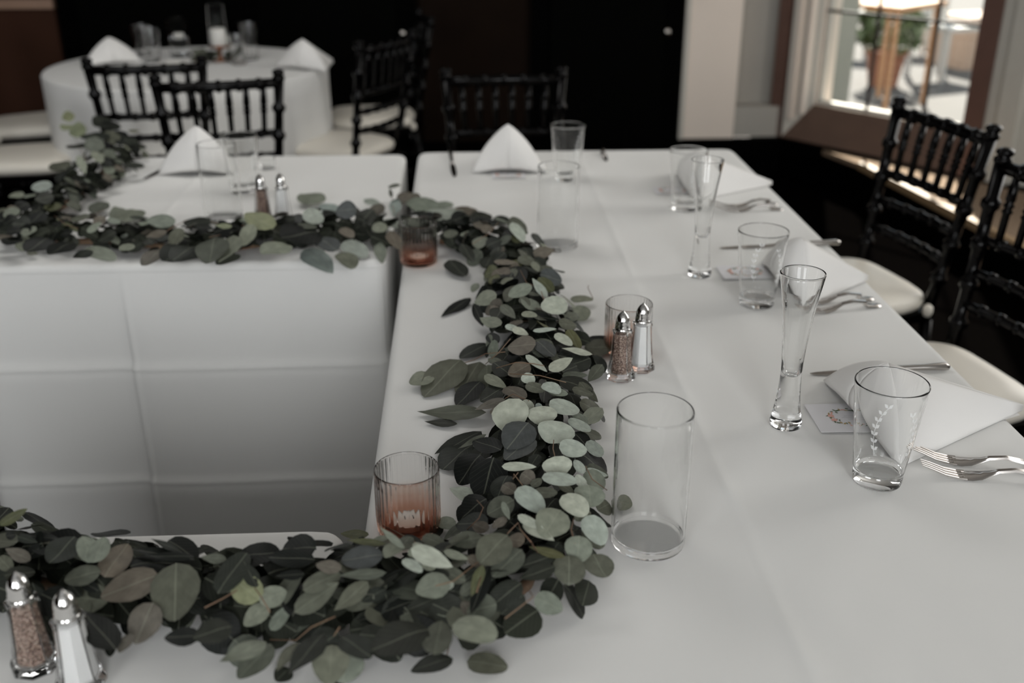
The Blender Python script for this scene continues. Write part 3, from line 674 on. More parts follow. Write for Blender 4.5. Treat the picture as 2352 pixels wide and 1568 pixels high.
def fork(tip, end, label):
    a = onz(*tip, TZ); b = onz(*end, TZ); L = (b-a).length; t = empty('fork', (a.x, a.y, TZ+.001), math.atan2(b.y-a.y, b.x-a.x)); tag(t, label, 'fork', 'stainless forks')
    def strip(name, secs):                    # sections (x, y, z, halfwidth, thickness)
        mb = MB(); n = len(secs); V = []
        for x, y, z, w, th in secs: V += [(x, y-w, z), (x, y+w, z), (x, y+w*.8, z+th), (x, y-w*.8, z+th)]
        F_ = [[i*4+k, i*4+(k+1) % 4, (i+1)*4+(k+1) % 4, (i+1)*4+k] for i in range(n-1) for k in range(4)]+[[3, 2, 1, 0], [(n-1)*4+k for k in range(4)]]
        return mb.add(V, F_).build(name, M['steel'], t, False)
    h = strip('handle', [(.052, 0, .001, .0118, .002), (.062, 0, .001, .0122, .002), (.074, 0, .0025, .0105, .002), (.085, 0, .006, .0062, .0024), (.095, 0, .010, .0036, .003), (.115, 0, .013, .0034, .0034), (.14, 0, .010, .0046, .003), (L-.03, 0, .002, .0085, .0026), (L-.012, 0, .001, .0100, .0024), (L-.003, 0, .001, .0075, .002), (L, 0, .001, .003, .002)])
    for i in range(4):
        y = (i-1.5)*.0064
        strip('tine', [(0, y*.82, .015, .0005, .001), (.012, y*.9, .011, .0010, .0014), (.030, y, .004, .0013, .0018), (.046, y, .0012, .0016, .002), (.056, y, .001, .0022, .002)]).parent = h
    h.data.shade_smooth(); h.data.set_sharp_from_angle(angle=math.radians(60)); return t
fork((2092, 1050), (2420, 1088), 'stainless fork beside the nearest pint glass, the farther of the sharp pair')
fork((2112, 1087), (2430, 1112), 'stainless fork beside the nearest pint glass, the closer of the sharp pair')
fork((1808, 700), (2006, 688), 'stainless fork right of the middle setting behind the near flute, upper of two')
fork((1822, 722), (2022, 703), 'stainless fork right of the middle setting behind the near flute, lower of two')
fork((1638, 478), (1786, 470), 'blurred stainless fork by the window-corner napkin, upper of two')
fork((1640, 487), (1798, 482), 'blurred stainless fork by the window-corner napkin, lower of two')
def knife(tip, end, label):
    a = onz(*tip, TZ); b = onz(*end, TZ); L = (b-a).length; t = empty('knife', (a.x, a.y, TZ+.0006), math.atan2(b.y-a.y, b.x-a.x)); tag(t, label, 'knife', 'stainless table knives')
    V = []
    for x, w0, w1, th in ((0, -.001, .0006, .0008), (.012, -.0065, .003, .0014), (.05, -.0085, .006, .0018), (.095, -.0085, .006, .002), (L*.52, -.005, .005, .003)):
        V += [(x, w0, .001), (x, w1, .001), (x, w1, .001+th), (x, w0, .001+th*.6)]
    n = 5; F_ = [[i*4+k, i*4+(k+1) % 4, (i+1)*4+(k+1) % 4, (i+1)*4+k] for i in range(n-1) for k in range(4)]+[[3, 2, 1, 0], [(n-1)*4+k for k in range(4)]]
    MB().add(V, F_).build('blade', M['steel'], t)
    MB().tube([(L*.5, 0, .004), (L*.53, 0, .0048), (L*.6, 0, .0055), (L*.8, 0, .006), (L*.96, 0, .0065), (L*.99, 0, .005), (L, 0, .004)], [.0035, .004, .0046, .005, .0062, .005, .001], 10).build('handle', M['steel'], t, True); return t
knife((1860, 860), (2180, 850), 'stainless table knife behind the nearest napkin')
knife((1652, 571), (1930, 563), 'stainless table knife behind the middle pint glass')
knife((1043, 408), (1034, 352), 'dark knife left of the far head setting napkin')
knife((330, 413), (420, 368), 'dark knife left of the napkin on the far cross table')
knife((1392, 372), (1383, 350), 'small knife at the far head setting beside the pint glass')
def card(c, rz, label, w=.092, h=.066, rot=0):
    t = empty('place_card', (c.x, c.y, TZ+.003), rz); tag(t, label, 'card', 'floral place cards')
    stock = MB().box((-w/2, -h/2, 0), (w/2, h/2, .0006)).build('card_stock', M['card'], t)
    R = random.Random(12); parts = {'printed_green_leaves': (MB(), 'print_green'), 'printed_blossoms': (MB(), 'print_pink'), 'printed_ochre_leaves': (MB(), 'print_yellow'), 'printed_lettering': (MB(), 'print_ink')}
    def blob(mb, x, y, rx, ry, a, z):
        n = 7; mb.add([(x+rx*math.cos(k*2*PI/n)*math.cos(a)-ry*math.sin(k*2*PI/n)*math.sin(a), y+rx*math.cos(k*2*PI/n)*math.sin(a)+ry*math.sin(k*2*PI/n)*math.cos(a), z) for k in range(n)], [list(range(n))])
    for i in range(54):
        a = i/54*2*PI+R.uniform(-.05, .05); r = R.uniform(.8, 1.15); x, y = .031*r*math.cos(a), .023*r*math.sin(a)
        k = R.random(); key = 'printed_green_leaves' if k < .68 else 'printed_ochre_leaves' if k < .88 else 'printed_blossoms'
        blob(parts[key][0], x, y, R.uniform(.0022, .0044), R.uniform(.0010, .0018), R.uniform(0, PI), .0007+.00001*i)
    for a in (2.95, 3.5, 5.7, .6):
        for j in range(5): blob(parts['printed_blossoms'][0], .031*math.cos(a)+.0024*math.cos(j*1.26), .023*math.sin(a)+.0022*math.sin(j*1.26), .0027, .0021, j*1.26, .0013+.00002*j)
    for row, wd in ((.004, .011), (-.001, .015), (-.006, .008)):
        x = -wd
        while x < wd: blob(parts['printed_lettering'][0], x, row+R.uniform(-.0003, .0003), .0005, .0004, 0, .0008); x += .0016
    for nme, (mb, mk) in parts.items(): mb.build(nme, M[mk], stock)
    return t
card(onz(1958, 963, TZ), -.02, 'white place card with a floral wreath under the nearest napkin', .116, .084)
card(onz(1712, 628, TZ), -.02, 'white place card with a floral wreath left of the middle pint glass', .1, .075)
card(onz(1168, 404, TZ), 0, 'pale place card in front of the tent napkin at the far head', .085, .06)
card(onz(1545, 440, TZ), 0, 'pale place card beside the window-corner pint glass', .09, .06)

# ------------------------------------------------------------------ things on the round table
def small_glass(px, py, h, r, label, kind='drinking_glass', cat='glass'):
    p = onz(px, py, TZ); t = empty(kind, (p.x, p.y, TZ+.0006)); tag(t, label, cat, 'clear glasses on the round table')
    out = [(r*.7, 0), (r*.72, .002), (r*.75, .012), (r, h)]; inn = [(r*.6, .012), (r*.68, .016), (r-.002, h)]
    obj('glass_body', lathe_mesh('glass_body', glass_profile(out, inn), 32), M['glass'], t); return t
small_glass(332, 128, .13, .042, 'clear glass right of the left napkin on the round table, left of a pair')
small_glass(352, 142, .14, .042, 'clear glass right of the left napkin on the round table, right of a pair')
small_glass(549, 148, .12, .040, 'clear glass beside the right napkin on the round table, shorter of two')
small_glass(577, 136, .15, .042, 'clear glass beside the right napkin on the round table, taller of two')
def hurricane(px, py, h, r, label):
    p = onz(px, py, TZ); t = empty('cylinder_vase', (p.x, p.y, TZ+.0006)); tag(t, label, 'vase', 'cylinder vases on the round table')
    out = [(r*.9, 0), (r, .003), (r, h-.001), (r-.001, h)]; inn = [(r-.006, .007), (r-.003, .01), (r-.0024, h-.001)]
    obj('glass_body', lathe_mesh('glass_body', glass_profile(out, inn), 40), M['thin_glass'], t); return p
p = hurricane(416, 130, .165, .045, 'shorter clear cylinder with a floating candle on the round table')
c = empty('floating_candle', (p.x, p.y, TZ+.075)); tag(c, 'round white floating candle inside the shorter cylinder on the round table', 'candle')
wv = MB(); v, f = lathe([(0, 0), (.014, .001), (.021, .008), (.023, .018), (.02, .024), (0, .026)], 20); wv.add(v, f).build('wax', M['wax'], c, True); MB().tube([(0, 0, .025), (.001, 0, .032)], .0008, 5).build('wick', M['wick'], c)
wt = MB(); v, f = lathe([(0, .0), (.0415, 0), (.0415, .07), (0, .07)], 32)
tag(obj('vase_water', mesh('vase_water', v, f, False), glass_mat('water', (.97, .98, .98), 1.33), loc=(p.x, p.y, TZ+.0108)), 'clear water filling the shorter cylinder under the floating candle', 'water')
p = onz(507, 140, TZ); hold = empty('candle_stand', (p.x, p.y, TZ+.0006)); tag(hold, 'small copper candle stand under the white pillar candle on the round table', 'candle stand')
v, f = lathe([(0, 0), (.035, 0), (.037, .004), (.010, .010), (.007, .03), (.012, .05), (.042, .056), (.042, .06), (0, .06)], 28); MB().add(v, f).build('stand', M['copper'], hold, True)
v, f = lathe([(.039, .0595), (.0425, .061), (.0425, .066), (.0395, .066)], 28); MB().add(v, f).build('drip_rim', M['copper'], hold, True)
c = empty('pillar_candle', (p.x, p.y, TZ+.0612)); tag(c, 'white pillar candle on the copper stand, middle of the round table', 'candle')
v, f = lathe([(0, 0), (.031, 0), (.032, .002), (.032, .066), (.029, .071), (.01, .072), (0, .071)], 28); MB().add(v, f).build('wax', M['wax'], c, True); MB().tube([(0, 0, .07), (.001, 0, .08)], .0009, 5).build('wick', M['wick'], c)
t = empty('hurricane_shade', (p.x, p.y, TZ+.0615+.0012)); tag(t, 'tall clear hurricane glass around the white pillar candle on the round table', 'hurricane glass')
obj('glass_body', lathe_mesh('glass_body', [(.0400, 0), (.0404, .17), (.0396, .171), (.0385, .17), (.0382, 0), (.0400, 0)], 40), M['thin_glass'], t)
p = onz(402, 152, TZ); t = empty('side_plate', (p.x, p.y, TZ+.0006)); tag(t, 'small white plate in front of the shorter cylinder on the round table', 'plate')
obj('dish', lathe_mesh('dish', [(0, 0), (.035, 0), (.045, .004), (.065, .012), (.066, .0135), (.045, .007), (.03, .004), (0, .004)], 36), M['wax'], t)
obj('rim_band', lathe_mesh('rim_band', [(.0655, .0118), (.067, .0128), (.066, .0142), (.0645, .0135), (.0655, .0118)], 36), M['card'], t)
p = onz(614, 388, TZ); t = empty('tealight_glass', (p.x, p.y, TZ+.0006)); tag(t, 'tiny clear tealight glass on the far cross table beside the pint glass', 'candle holder')
obj('glass_body', lathe_mesh('glass_body', glass_profile([(.018, 0), (.021, .002), (.024, .03)], [(.015, .006), (.019, .008), (.022, .03)]), 28), M['glass'], t)

# ================================================================== EUCALYPTUS GARLANDS
def leaf_mesh(name, kind, fold, bend, curl):
    ts = [0, .07, .2, .37, .55, .73, .88, .97, 1.0] if kind != 'point' else [0, .08, .22, .4, .58, .76, .9, 1.0]
    def hw(t):
        if kind == 'round': return .5*math.sin(PI*min(1, t**.82))**.58 if 0 < t < 1 else 0
        if kind == 'broad': return .5*math.sin(PI*t**.95)**.5 if 0 < t < 1 else 0
        return .5*math.sin(PI*t**.72)**.85 if 0 < t < 1 else 0
    V = []; UV = []; rows = []
    for t in ts:
        w = hw(t)
        if w < 1e-4: rows.append([len(V)]); V.append((t, 0, bend*(t-t*t)*1.2-curl*t*t)); UV.append((t, .5)); continue
        row = []
        for s in (-1, -.5, 0, .5, 1):
            y = w*s; z = fold*abs(y)*1.1-fold*1.2*y*y*2+bend*(t-t*t)*1.2-curl*t*t+.02*math.sin(t*7+s*2)
            row.append(len(V)); V.append((t, y, z)); UV.append((t, .5+y))
        rows.append(row)
    F_ = []
    for a, b in zip(rows, rows[1:]):
        if len(a) == 1: F_ += [[a[0], b[k], b[k+1]] for k in range(4)]
        elif len(b) == 1: F_ += [[a[k], b[0], a[k+1]] for k in range(4)]
        else: F_ += [[a[k], b[k], b[k+1], a[k+1]] for k in range(4)]
    F_ = [q for q in F_]
    me = mesh(name, V, F_, True); l = me.uv_layers.new(name='UVMap')
    for lp in me.loops: l.data[lp.index].uv = UV[lp.vertex_index]
    if me.polygons[6].normal.z < 0: me.flip_normals()
    me.materials.append(M['leaf']); return me, V, [list(p.vertices) for p in me.polygons], UV
LV = []
R0 = random.Random(21)
for i in range(14):
    kind = ('round', 'round', 'broad', 'point')[i % 4]
    LV.append(leaf_mesh('leaf', kind, R0.uniform(-.18, .28), R0.uniform(-.05, .18), R0.uniform(-.08, .16)))
ROUND = [i for i in range(14) if i % 4 in (0, 1, 2)]; POINT = [i for i in range(14) if i % 4 == 3]
TONE = {'L': (.385, .415, .35), 'M': (.20, .217, .17), 'm': (.098, .104, .08), 'D': (.022, .025, .0195), 'd': (.006, .0075, .0062), 'B': (.28, .315, .285), 'b': (.062, .068, .067), 'O': (.09, .093, .046), 'R': (.125, .11, .088), 'G': (.20, .22, .135)}  # leaf tones; D and d also carry the shade deep in the garland
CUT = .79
class Garland:
    def __init__(s, label, pix, half, height):
        s.pts = [onz(x, y, TZ+.03) for x, y in pix]; s.pts = [Vector((p.x, p.y, 0)) for p in s.pts]
        s.half = half; s.h = height; o = s.pts[len(s.pts)//2]; s.root = empty('eucalyptus_garland', (o.x, o.y, TZ)); tag(s.root, label, 'garland', 'eucalyptus garlands on the tables')
        s.o = Vector((o.x, o.y, TZ)); s.n = 0; s.r = random.Random(len(label)*7)
        fine = []
        for a, b, c, d in zip([s.pts[0]]+s.pts, s.pts, s.pts[1:], s.pts[2:]+[s.pts[-1]]):
            for k in range(12):
                t = k/12; fine.append(.5*((2*b)+(c-a)*t+(2*a-5*b+4*c-d)*t*t+(3*b-a-3*c+d)*t**3))
        fine.append(s.pts[-1]); s.fine = fine
        L = [0]
        for a, b in zip(fine, fine[1:]): L.append(L[-1]+(b-a).length)
        s.L = L
    def at(s, u):
        d = u*s.L[-1]
        for i in range(len(s.L)-1):
            if s.L[i+1] >= d:
                k = (d-s.L[i])/max(1e-9, s.L[i+1]-s.L[i]); p = s.fine[i].lerp(s.fine[i+1], k); return p, (s.fine[i+1]-s.fine[i]).normalized()
        return s.fine[-1], (s.fine[-1]-s.fine[-2]).normalized()
    def dist(s, P):
        q = Vector((P.x, P.y, 0)); return min(((q-f).length, f) for f in s.fine[::2]) if False else min(((q-f).length, i) for i, f in enumerate(s.fine))
    def dome(s, P):
        d, i = s.dist(P); k = min(1, d/s.half); return .008+s.h*math.sqrt(max(0, 1-k*k)), d, s.fine[i]
    def put(s, base, xa, ya, L, w, tone, mi=None):     # base point, unit axis, unit side, length, width
        za = xa.cross(ya)
        if za.z < 0: ya = -ya; za = -za
        mi = mi if mi is not None else s.r.choice(ROUND)
        o = bpy.data.objects.new('leaf', LV[mi][0]); COL.objects.link(o); o.parent = s.root
        m = Matrix((xa*L, ya*w, za*(L+w)/2)).transposed().to_4x4(); m.translation = base-s.o
        zmin = min((m @ Vector(v)).z for v in LV[mi][1])
        P = m.translation
        if zmin < .003: m.translation = P+UZ*(.003-zmin)
        o.matrix_local = m
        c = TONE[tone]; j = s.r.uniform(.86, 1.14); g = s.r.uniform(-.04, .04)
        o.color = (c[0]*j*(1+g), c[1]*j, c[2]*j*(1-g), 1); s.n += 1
        return o
    def trace(s, bx, by, tx, ty, w, tone, lift=0, tilt=None):   # a leaf seen in the photograph: stem end, tip, width, all in photo pixels
        z = TZ+.045; mx, my = (bx+tx)/2, (by+ty)/2
        for _ in range(5):
            P = onz(mx, my, z); h, d, f = s.dome(P); z = TZ+h+lift
        out = Vector((P.x-f.x, P.y-f.y, 0)); k = min(1, d/s.half)
        cam_dir = (CAM-P).normalized(); a = tilt if tilt is not None else s.r.uniform(.25, .65)
        nrm = (UZ*(1-.3*k)+cam_dir*a+(out.normalized()*.45*k if out.length > 1e-5 else Vector())+Vector((s.r.uniform(-.2, .2), s.r.uniform(-.2, .2), 0))*(1-.5*k)).normalized()
        if d > s.half*1.05: nrm = (UZ+cam_dir*.12+Vector((s.r.uniform(-.12, .12), s.r.uniform(-.12, .12), 0))).normalized()
        B = onplane(bx, by, P, nrm); T = onplane(tx, ty, P, nrm); ax = T-B; L = ax.length; xa = ax.normalized(); ya = nrm.cross(xa).normalized()
        dx, dy = tx-bx, ty-by; l2 = math.hypot(dx, dy); sx, sy = -dy/l2*w/2, dx/l2*w/2
        side = onplane(mx+sx, my+sy, P, nrm)-onplane(mx-sx, my-sy, P, nrm); wd = max(abs(side.dot(ya)), .93*side.length)*1.04
        mi = s.r.choice(POINT if wd < .5*L else ROUND)
        return s.put(B, xa, ya, L, min(wd, L*1.35), tone, mi)
    def fill(s, n, scale, tones, lo=.0, size=(.030, .046), u0=0, u1=1, spread=1):
        for _ in range(n):
            s.put(*s.rand_leaf(scale, size, u0, u1, spread), s.r.choice(tones))
    def rand_leaf(s, scale, size, u0=0, u1=1, spread=1):
        u = s.r.uniform(u0, u1); c, tg = s.at(u); sd = Vector((-tg.y, tg.x, 0)); ph = math.acos(s.r.uniform(-.98, .98))
        dn = (sd*math.cos(ph)/s.half*.07+UZ*math.sin(ph)*1.1).normalized(); P = c+sd*(s.half*scale*spread*math.cos(ph))+UZ*(TZ+.006+s.h*scale*math.sin(ph))
        nrm = (dn+UZ*.25+Vector((s.r.gauss(0, .35), s.r.gauss(0, .35), s.r.gauss(0, .25)))).normalized()
        flow = tg*s.r.choice((1, 1, 1, -.6))+sd*math.cos(ph)*.9+Vector((s.r.gauss(0, .5), s.r.gauss(0, .5), s.r.gauss(-.1, .3)))
        xa = (flow-nrm*flow.dot(nrm)).normalized(); L = s.r.uniform(*size); w = L*s.r.uniform(.72, 1.0)
        return P-xa*L*.45, xa, nrm.cross(xa).normalized(), L, w
    def under(s, n, scale, size=(.032, .046)):           # the leaves packed below the visible ones, one mesh
        V = []; F_ = []; U = []
        for _ in range(n):
            b, xa, ya, L, w = s.rand_leaf(scale*s.r.uniform(.45, 1), size); za = xa.cross(ya)
            if za.z < 0: ya, za = -ya, -za
            i = s.r.choice(ROUND); k = len(V); vs = [b+xa*(v[0]*L)+ya*(v[1]*w)+za*(v[2]*(L+w)/2) for v in LV[i][1]]
            zm = min(v.z for v in vs); up = max(0, TZ+.003-zm)
            V += [v+UZ*up-s.o for v in vs]; F_ += [[a+k for a in q] for q in LV[i][2]]; U += LV[i][3]
        me = mesh('inner_leaves', V, F_, True); l = me.uv_layers.new(name='UVMap')
        for lp in me.loops: l.data[lp.index].uv = U[lp.vertex_index]
        o = obj('inner_leaves', me, M['leaf_shade'], s.root); o['kind'] = 'stuff'; return o
    def stem(s, pix, r=.00062, lift=.013):
        pts = []
        for x, y in pix:
            z = TZ+.045
            for _ in range(4): P = onz(x, y, z); h, d, f = s.dome(P); z = TZ+h+lift
            pts.append(P-s.o)
        MB().tube(pts, r, 6).build('twig', M['twig'], s.root, True)
    def core(s):
        pts = [s.at(i/30)[0]+UZ*(TZ+.012)-s.o for i in range(31)]
        MB().tube(pts, .007, 8).build('main_stem', M['twig'], s.root, True)
def traced(g, ox, oy, rows, k=3.0):
    for i, r in enumerate(rows):
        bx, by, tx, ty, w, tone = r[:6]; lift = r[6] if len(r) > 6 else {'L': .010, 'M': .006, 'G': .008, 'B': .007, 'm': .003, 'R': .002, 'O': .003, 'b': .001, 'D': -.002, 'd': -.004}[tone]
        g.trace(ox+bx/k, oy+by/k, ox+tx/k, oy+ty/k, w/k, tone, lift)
#GREENS
#GARLANDS
# the runner down the long table
gA = Garland('thick eucalyptus garland winding down the long table beside the cylinder vase', [(1010, 535), (1120, 545), (1190, 610), (1205, 700), (1235, 790), (1245, 880), (1235, 980), (1225, 1080), (1235, 1180), (1225, 1285), (1160, 1350), (1060, 1385)], .088, .062)
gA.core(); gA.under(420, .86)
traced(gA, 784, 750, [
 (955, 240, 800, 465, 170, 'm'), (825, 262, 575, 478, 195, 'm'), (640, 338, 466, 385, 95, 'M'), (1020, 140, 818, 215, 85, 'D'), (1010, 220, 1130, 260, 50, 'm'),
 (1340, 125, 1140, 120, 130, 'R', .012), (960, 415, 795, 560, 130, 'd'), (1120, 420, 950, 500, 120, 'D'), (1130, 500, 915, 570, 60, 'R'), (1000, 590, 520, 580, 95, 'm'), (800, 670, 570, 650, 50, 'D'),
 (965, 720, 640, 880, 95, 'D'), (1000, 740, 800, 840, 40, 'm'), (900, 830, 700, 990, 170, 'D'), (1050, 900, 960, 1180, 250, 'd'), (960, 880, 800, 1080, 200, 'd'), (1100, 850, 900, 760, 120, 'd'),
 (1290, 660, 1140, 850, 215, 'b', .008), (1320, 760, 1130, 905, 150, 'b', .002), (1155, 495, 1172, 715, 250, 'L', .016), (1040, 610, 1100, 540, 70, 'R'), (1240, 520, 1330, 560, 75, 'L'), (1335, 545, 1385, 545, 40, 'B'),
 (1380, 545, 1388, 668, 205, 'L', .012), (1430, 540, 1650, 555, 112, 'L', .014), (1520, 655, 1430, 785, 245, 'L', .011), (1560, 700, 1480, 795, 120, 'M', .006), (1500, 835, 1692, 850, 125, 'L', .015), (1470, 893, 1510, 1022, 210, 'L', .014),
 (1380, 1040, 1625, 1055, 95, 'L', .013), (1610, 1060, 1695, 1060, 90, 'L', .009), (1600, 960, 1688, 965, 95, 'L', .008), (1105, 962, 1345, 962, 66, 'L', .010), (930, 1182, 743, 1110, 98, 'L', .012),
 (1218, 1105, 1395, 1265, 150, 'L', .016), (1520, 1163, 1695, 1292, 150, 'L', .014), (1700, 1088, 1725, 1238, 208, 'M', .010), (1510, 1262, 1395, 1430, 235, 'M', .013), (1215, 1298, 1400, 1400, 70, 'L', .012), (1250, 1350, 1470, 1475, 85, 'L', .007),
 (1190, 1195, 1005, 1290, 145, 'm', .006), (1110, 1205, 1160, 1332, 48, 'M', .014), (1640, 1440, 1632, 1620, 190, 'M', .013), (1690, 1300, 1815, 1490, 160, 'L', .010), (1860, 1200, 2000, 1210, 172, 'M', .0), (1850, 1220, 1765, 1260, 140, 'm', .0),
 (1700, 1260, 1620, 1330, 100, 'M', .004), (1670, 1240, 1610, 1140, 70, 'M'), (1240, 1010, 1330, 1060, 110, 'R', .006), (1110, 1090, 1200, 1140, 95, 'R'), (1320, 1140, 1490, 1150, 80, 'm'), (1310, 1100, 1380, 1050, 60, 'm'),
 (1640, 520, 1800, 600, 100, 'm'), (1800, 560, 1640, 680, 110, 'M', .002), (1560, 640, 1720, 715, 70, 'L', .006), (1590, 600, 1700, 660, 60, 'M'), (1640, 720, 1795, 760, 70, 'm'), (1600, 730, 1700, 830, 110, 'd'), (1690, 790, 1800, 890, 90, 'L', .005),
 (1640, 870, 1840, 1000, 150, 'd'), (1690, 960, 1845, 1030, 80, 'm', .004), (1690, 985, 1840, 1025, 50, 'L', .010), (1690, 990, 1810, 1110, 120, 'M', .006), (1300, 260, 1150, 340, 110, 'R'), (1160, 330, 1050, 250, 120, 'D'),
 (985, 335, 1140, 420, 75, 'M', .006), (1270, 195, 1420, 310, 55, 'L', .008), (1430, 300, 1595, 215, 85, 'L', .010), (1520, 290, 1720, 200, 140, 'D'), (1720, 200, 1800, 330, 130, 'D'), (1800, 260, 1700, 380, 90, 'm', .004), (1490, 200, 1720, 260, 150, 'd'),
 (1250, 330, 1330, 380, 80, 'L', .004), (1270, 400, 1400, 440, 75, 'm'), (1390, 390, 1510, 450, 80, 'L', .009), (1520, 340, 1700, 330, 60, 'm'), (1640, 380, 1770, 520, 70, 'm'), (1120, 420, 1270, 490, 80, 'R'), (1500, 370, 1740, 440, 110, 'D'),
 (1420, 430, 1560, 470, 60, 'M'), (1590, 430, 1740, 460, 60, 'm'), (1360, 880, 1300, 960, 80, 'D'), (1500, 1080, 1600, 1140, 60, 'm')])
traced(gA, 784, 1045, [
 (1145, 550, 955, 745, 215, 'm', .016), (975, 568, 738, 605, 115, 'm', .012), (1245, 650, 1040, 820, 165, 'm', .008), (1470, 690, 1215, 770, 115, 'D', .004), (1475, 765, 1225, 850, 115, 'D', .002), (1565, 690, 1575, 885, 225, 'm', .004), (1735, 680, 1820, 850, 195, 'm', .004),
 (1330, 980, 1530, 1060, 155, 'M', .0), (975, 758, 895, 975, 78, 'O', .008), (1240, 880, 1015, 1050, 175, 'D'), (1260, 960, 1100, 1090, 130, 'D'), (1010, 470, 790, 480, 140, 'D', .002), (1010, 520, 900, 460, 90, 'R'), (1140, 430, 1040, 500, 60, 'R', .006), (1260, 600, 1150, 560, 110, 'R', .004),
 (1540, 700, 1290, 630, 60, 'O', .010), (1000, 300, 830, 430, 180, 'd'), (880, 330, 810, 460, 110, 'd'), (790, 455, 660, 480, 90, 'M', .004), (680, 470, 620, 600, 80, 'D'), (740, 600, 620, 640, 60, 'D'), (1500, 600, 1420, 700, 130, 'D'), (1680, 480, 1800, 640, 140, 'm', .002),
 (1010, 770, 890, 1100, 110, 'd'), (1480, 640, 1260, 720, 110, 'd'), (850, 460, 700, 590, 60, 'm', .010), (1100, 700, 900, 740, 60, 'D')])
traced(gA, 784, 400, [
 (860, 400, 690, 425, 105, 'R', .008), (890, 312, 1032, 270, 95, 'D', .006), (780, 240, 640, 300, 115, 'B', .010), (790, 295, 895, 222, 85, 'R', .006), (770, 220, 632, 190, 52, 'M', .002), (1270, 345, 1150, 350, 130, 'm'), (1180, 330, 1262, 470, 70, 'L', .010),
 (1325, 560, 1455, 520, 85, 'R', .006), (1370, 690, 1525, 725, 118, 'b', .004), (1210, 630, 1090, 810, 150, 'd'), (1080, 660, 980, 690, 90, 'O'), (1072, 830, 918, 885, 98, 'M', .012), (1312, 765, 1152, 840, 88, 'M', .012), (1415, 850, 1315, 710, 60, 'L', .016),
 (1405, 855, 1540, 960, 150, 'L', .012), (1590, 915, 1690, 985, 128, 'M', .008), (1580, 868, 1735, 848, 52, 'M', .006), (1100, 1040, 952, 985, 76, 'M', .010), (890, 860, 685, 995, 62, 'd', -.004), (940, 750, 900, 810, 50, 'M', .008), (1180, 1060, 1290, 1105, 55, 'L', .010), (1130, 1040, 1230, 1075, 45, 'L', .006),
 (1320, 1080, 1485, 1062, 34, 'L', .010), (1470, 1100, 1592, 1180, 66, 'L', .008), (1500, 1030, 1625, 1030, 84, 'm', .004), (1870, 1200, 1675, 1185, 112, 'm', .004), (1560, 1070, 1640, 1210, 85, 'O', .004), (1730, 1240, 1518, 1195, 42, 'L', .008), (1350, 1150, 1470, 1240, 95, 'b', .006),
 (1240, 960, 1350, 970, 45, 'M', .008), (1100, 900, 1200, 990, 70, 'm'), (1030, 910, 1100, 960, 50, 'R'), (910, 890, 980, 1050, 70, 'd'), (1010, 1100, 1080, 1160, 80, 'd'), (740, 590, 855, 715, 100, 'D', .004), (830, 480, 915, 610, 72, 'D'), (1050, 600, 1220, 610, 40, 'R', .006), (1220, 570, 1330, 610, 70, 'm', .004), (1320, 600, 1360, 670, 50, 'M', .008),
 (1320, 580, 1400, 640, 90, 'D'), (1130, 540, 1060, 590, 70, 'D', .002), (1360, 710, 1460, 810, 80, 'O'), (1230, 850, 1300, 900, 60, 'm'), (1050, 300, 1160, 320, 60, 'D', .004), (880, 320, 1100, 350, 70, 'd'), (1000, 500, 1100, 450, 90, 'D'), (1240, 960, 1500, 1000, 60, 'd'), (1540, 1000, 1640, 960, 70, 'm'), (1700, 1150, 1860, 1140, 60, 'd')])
gA.fill(70, 1.0, 'DDmmRdMO', size=(.026, .042), u1=.52); gA.fill(20, .95, 'Ddmm', size=(.030, .044), u0=.5)
for s_ in ([(1115, 836), (1145, 810), (1172, 778)], [(1057, 836), (1090, 826), (1115, 812), (1160, 808)], [(1205, 1120), (1180, 1088), (1178, 1100), (1190, 1085)], [(1320, 1248), (1312, 1215), (1318, 1190)], [(1220, 1245), (1195, 1215), (1190, 1200), (1165, 1225)], [(1095, 1148), (1110, 1165), (1100, 1190), (1048, 1240)], [(1160, 1420), (1225, 1370), (1208, 1345)], [(1160, 915), (1178, 905), (1215, 920)], [(1250, 840), (1225, 835), (1185, 832), (1140, 845)], [(1275, 1050), (1270, 1030), (1272, 1010)], [(1394, 1125), (1360, 1100), (1345, 1070)], [(1218, 1240), (1235, 1270), (1222, 1250)], [(1300, 878), (1240, 862), (1170, 858)], [(1362, 685), (1350, 660), (1352, 655)], [(1195, 620), (1210, 650), (1240, 660), (1250, 690)], [(1145, 510), (1125, 535), (1085, 560)]): gA.stem(s_)
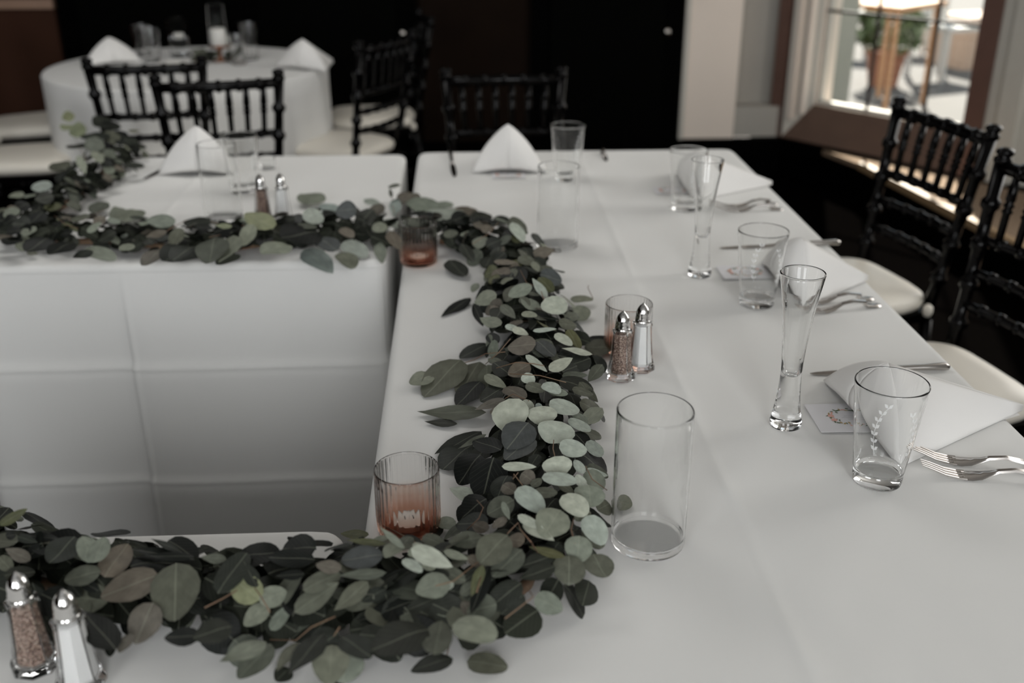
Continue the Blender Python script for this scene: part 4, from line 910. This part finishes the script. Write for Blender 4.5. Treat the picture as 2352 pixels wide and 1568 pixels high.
# the far cross table's garland: in from the far left corner, then along the near edge to the gap
gB = Garland('eucalyptus garland along the far cross table, rising to its far left corner', [(265, 345), (215, 400), (150, 450), (85, 505), (150, 535), (260, 535), (400, 550), (540, 550), (680, 525), (800, 520), (900, 525), (985, 530)], .082, .055)
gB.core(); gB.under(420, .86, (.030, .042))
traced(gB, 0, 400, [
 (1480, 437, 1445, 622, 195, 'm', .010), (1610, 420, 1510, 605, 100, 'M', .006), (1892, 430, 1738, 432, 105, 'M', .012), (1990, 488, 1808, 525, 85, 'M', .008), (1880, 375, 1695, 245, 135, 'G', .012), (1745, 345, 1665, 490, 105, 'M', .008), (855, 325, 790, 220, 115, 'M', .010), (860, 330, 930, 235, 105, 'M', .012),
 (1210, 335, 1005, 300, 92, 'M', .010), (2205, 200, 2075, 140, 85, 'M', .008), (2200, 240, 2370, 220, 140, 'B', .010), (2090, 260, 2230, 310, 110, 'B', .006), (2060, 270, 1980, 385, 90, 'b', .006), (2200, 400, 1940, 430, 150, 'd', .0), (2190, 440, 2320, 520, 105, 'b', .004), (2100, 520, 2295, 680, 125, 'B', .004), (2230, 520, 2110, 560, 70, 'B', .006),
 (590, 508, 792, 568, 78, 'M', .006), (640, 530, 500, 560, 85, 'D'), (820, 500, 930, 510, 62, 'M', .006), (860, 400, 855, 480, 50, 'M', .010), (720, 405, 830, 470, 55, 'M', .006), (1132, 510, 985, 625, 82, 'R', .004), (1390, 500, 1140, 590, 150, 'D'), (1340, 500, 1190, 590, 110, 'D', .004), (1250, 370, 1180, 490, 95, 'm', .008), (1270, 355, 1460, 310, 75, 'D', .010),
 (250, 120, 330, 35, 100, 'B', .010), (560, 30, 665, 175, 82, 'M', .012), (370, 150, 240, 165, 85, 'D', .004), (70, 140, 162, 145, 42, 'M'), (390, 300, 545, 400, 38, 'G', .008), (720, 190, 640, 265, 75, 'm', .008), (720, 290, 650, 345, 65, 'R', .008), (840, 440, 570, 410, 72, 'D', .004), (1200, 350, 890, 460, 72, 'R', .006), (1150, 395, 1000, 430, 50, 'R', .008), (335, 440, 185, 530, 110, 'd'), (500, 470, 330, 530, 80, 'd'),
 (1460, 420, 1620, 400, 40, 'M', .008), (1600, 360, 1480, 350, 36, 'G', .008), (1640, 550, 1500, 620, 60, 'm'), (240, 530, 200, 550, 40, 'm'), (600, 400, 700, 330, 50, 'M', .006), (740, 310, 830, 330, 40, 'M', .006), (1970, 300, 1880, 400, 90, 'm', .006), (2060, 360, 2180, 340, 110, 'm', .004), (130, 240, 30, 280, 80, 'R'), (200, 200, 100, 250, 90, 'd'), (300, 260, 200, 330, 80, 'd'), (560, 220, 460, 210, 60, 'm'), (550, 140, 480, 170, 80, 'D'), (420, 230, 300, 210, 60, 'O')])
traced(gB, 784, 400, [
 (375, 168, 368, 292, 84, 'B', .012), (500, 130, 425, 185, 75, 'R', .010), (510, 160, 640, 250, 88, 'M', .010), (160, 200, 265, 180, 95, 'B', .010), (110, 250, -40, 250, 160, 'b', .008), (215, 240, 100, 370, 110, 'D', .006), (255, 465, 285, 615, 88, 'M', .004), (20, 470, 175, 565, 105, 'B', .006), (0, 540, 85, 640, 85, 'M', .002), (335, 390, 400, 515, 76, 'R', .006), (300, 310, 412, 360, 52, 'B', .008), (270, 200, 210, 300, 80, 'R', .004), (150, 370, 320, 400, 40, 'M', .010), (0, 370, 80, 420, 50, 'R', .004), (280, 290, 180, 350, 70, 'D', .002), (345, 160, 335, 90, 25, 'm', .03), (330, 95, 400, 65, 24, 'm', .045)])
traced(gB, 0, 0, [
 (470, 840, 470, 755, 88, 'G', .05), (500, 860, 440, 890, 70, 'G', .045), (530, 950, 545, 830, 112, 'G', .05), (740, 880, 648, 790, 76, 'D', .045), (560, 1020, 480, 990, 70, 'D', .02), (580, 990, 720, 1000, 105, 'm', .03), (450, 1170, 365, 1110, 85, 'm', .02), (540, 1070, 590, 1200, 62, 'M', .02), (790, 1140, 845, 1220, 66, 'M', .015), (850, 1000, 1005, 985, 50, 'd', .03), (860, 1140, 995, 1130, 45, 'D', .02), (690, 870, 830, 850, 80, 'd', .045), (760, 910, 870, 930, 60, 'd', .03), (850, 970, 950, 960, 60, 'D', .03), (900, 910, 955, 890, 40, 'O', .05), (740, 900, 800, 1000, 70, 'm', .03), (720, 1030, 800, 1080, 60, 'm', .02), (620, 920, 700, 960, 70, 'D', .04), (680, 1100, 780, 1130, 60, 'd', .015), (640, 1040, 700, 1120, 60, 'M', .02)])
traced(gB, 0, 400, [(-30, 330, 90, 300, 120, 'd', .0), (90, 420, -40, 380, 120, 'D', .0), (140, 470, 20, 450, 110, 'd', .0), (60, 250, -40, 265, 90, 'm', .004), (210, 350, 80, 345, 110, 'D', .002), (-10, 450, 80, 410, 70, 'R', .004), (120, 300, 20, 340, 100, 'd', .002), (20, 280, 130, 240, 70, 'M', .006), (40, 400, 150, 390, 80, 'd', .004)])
gB.fill(110, 1.0, 'DDmdRdMm', size=(.026, .040))
for s_ in ([(240, 480), (215, 495), (190, 505)], [(430, 505), (400, 520), (375, 535)], [(560, 515), (545, 530), (480, 545)], [(900, 445), (902, 470), (905, 490)], [(165, 300), (180, 335), (200, 370)], [(125, 495), (150, 515), (180, 525)]): gB.stem(s_)
# the near cross table's garland
gC = Garland('eucalyptus garland on the near cross table behind the blurred shakers', [(-130, 1255), (0, 1290), (100, 1310), (250, 1335), (400, 1345), (540, 1350), (680, 1360), (800, 1370), (900, 1360), (1000, 1355), (1070, 1340)], .088, .062)
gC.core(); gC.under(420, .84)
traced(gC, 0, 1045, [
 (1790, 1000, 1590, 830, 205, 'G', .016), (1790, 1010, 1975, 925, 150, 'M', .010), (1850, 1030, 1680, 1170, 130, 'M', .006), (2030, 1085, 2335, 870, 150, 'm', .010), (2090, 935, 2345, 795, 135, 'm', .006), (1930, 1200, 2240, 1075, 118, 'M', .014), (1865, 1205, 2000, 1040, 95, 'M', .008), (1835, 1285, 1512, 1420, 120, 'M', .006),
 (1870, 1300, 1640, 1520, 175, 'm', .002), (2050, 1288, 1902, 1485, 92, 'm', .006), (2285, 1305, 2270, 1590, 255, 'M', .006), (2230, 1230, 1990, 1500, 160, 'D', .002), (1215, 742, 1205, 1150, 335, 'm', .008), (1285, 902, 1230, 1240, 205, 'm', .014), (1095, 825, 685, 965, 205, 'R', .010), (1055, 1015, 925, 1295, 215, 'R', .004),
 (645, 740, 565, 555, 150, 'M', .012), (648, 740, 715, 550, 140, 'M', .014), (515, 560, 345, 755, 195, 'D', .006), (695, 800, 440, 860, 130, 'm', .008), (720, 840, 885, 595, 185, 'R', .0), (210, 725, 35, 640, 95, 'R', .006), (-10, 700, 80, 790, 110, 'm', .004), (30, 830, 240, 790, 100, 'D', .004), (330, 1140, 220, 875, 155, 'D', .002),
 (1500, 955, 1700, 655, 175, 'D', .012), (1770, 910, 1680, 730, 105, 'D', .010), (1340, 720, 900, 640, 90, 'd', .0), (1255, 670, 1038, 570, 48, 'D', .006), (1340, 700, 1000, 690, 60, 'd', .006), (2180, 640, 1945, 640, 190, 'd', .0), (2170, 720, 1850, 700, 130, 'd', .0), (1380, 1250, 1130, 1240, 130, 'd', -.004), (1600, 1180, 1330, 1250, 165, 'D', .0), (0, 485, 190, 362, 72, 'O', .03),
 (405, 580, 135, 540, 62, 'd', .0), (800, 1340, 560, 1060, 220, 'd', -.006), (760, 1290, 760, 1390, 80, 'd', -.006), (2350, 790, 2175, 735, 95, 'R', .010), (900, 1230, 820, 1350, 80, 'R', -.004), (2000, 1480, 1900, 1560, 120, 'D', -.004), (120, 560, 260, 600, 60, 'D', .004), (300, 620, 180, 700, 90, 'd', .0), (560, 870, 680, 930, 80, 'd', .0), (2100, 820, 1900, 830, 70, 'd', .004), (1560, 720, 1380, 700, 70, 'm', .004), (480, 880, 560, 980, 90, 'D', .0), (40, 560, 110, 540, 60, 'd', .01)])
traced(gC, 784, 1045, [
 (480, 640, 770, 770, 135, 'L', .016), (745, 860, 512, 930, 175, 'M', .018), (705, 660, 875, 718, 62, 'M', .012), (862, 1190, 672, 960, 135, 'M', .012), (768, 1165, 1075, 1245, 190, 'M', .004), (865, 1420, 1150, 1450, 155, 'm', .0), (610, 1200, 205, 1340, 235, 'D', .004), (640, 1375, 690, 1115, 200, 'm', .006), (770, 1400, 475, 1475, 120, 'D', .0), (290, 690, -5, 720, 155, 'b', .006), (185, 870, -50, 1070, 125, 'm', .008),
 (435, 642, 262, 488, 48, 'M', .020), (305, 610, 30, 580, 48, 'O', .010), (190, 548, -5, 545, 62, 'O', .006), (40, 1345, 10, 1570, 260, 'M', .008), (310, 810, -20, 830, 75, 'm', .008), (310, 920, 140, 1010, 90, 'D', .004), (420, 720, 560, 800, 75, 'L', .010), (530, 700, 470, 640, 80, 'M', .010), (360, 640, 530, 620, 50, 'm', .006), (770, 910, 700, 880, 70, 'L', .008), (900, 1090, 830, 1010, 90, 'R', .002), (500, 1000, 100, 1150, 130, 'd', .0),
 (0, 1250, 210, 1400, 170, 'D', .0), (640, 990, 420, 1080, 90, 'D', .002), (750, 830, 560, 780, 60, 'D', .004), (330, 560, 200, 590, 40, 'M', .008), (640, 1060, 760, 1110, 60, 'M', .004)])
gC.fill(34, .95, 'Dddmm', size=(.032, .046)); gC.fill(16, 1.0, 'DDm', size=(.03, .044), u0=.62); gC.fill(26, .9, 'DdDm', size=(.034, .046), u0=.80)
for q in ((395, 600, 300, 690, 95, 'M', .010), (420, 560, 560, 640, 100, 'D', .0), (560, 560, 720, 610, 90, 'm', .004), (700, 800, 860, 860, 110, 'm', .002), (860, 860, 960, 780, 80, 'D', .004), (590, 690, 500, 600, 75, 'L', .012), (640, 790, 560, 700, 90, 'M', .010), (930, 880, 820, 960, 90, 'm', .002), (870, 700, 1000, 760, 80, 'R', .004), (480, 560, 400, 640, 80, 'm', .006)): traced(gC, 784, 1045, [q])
for s_ in ([(620, 1405), (600, 1370), (585, 1350)], [(770, 1415), (715, 1440), (680, 1470), (620, 1468)], [(1098, 1290), (1040, 1335), (1000, 1345)], [(992, 1500), (1025, 1510), (1035, 1470)], [(470, 1395), (510, 1375), (545, 1355)], [(980, 1260), (900, 1215), (880, 1205)], [(780, 1180+260), (760, 1470), (745, 1500)], [(1110, 1310), (1100, 1340), (1095, 1360)]): gC.stem(s_)

# a small dark bunch of leaves round the candle stand on the round table
p = onz(507, 140, TZ); gs = empty('greenery_sprig', (p.x, p.y, TZ)); tag(gs, 'small dark bunch of leaves around the candle stand on the round table', 'greenery')
rr = random.Random(4)
MB().tube([(-.11, -.05, .006), (-.05, -.06, .010), (.02, -.062, .010), (.10, -.05, .006)], .0022, 6).build('twig', M['twig'], gs, True)
for i in range(22):
    a = rr.uniform(PI*.9, PI*2.1); q = Vector((math.cos(a)*rr.uniform(.055, .085), math.sin(a)*rr.uniform(.05, .075), rr.uniform(.008, .035)))
    xa = Vector((math.cos(a)+rr.uniform(-.6, .6), math.sin(a)*.6, rr.uniform(.1, .7))).normalized(); ya = xa.orthogonal().normalized(); L = rr.uniform(.03, .042)
    o = bpy.data.objects.new('leaf', LV[rr.choice(ROUND)][0]); COL.objects.link(o); o.parent = gs
    m = Matrix((xa*L, ya*L*.85, xa.cross(ya)*L)).transposed().to_4x4(); m.translation = q; o.matrix_local = m
    c = TONE[rr.choice('DDmd')]; o.color = (*c, 1)
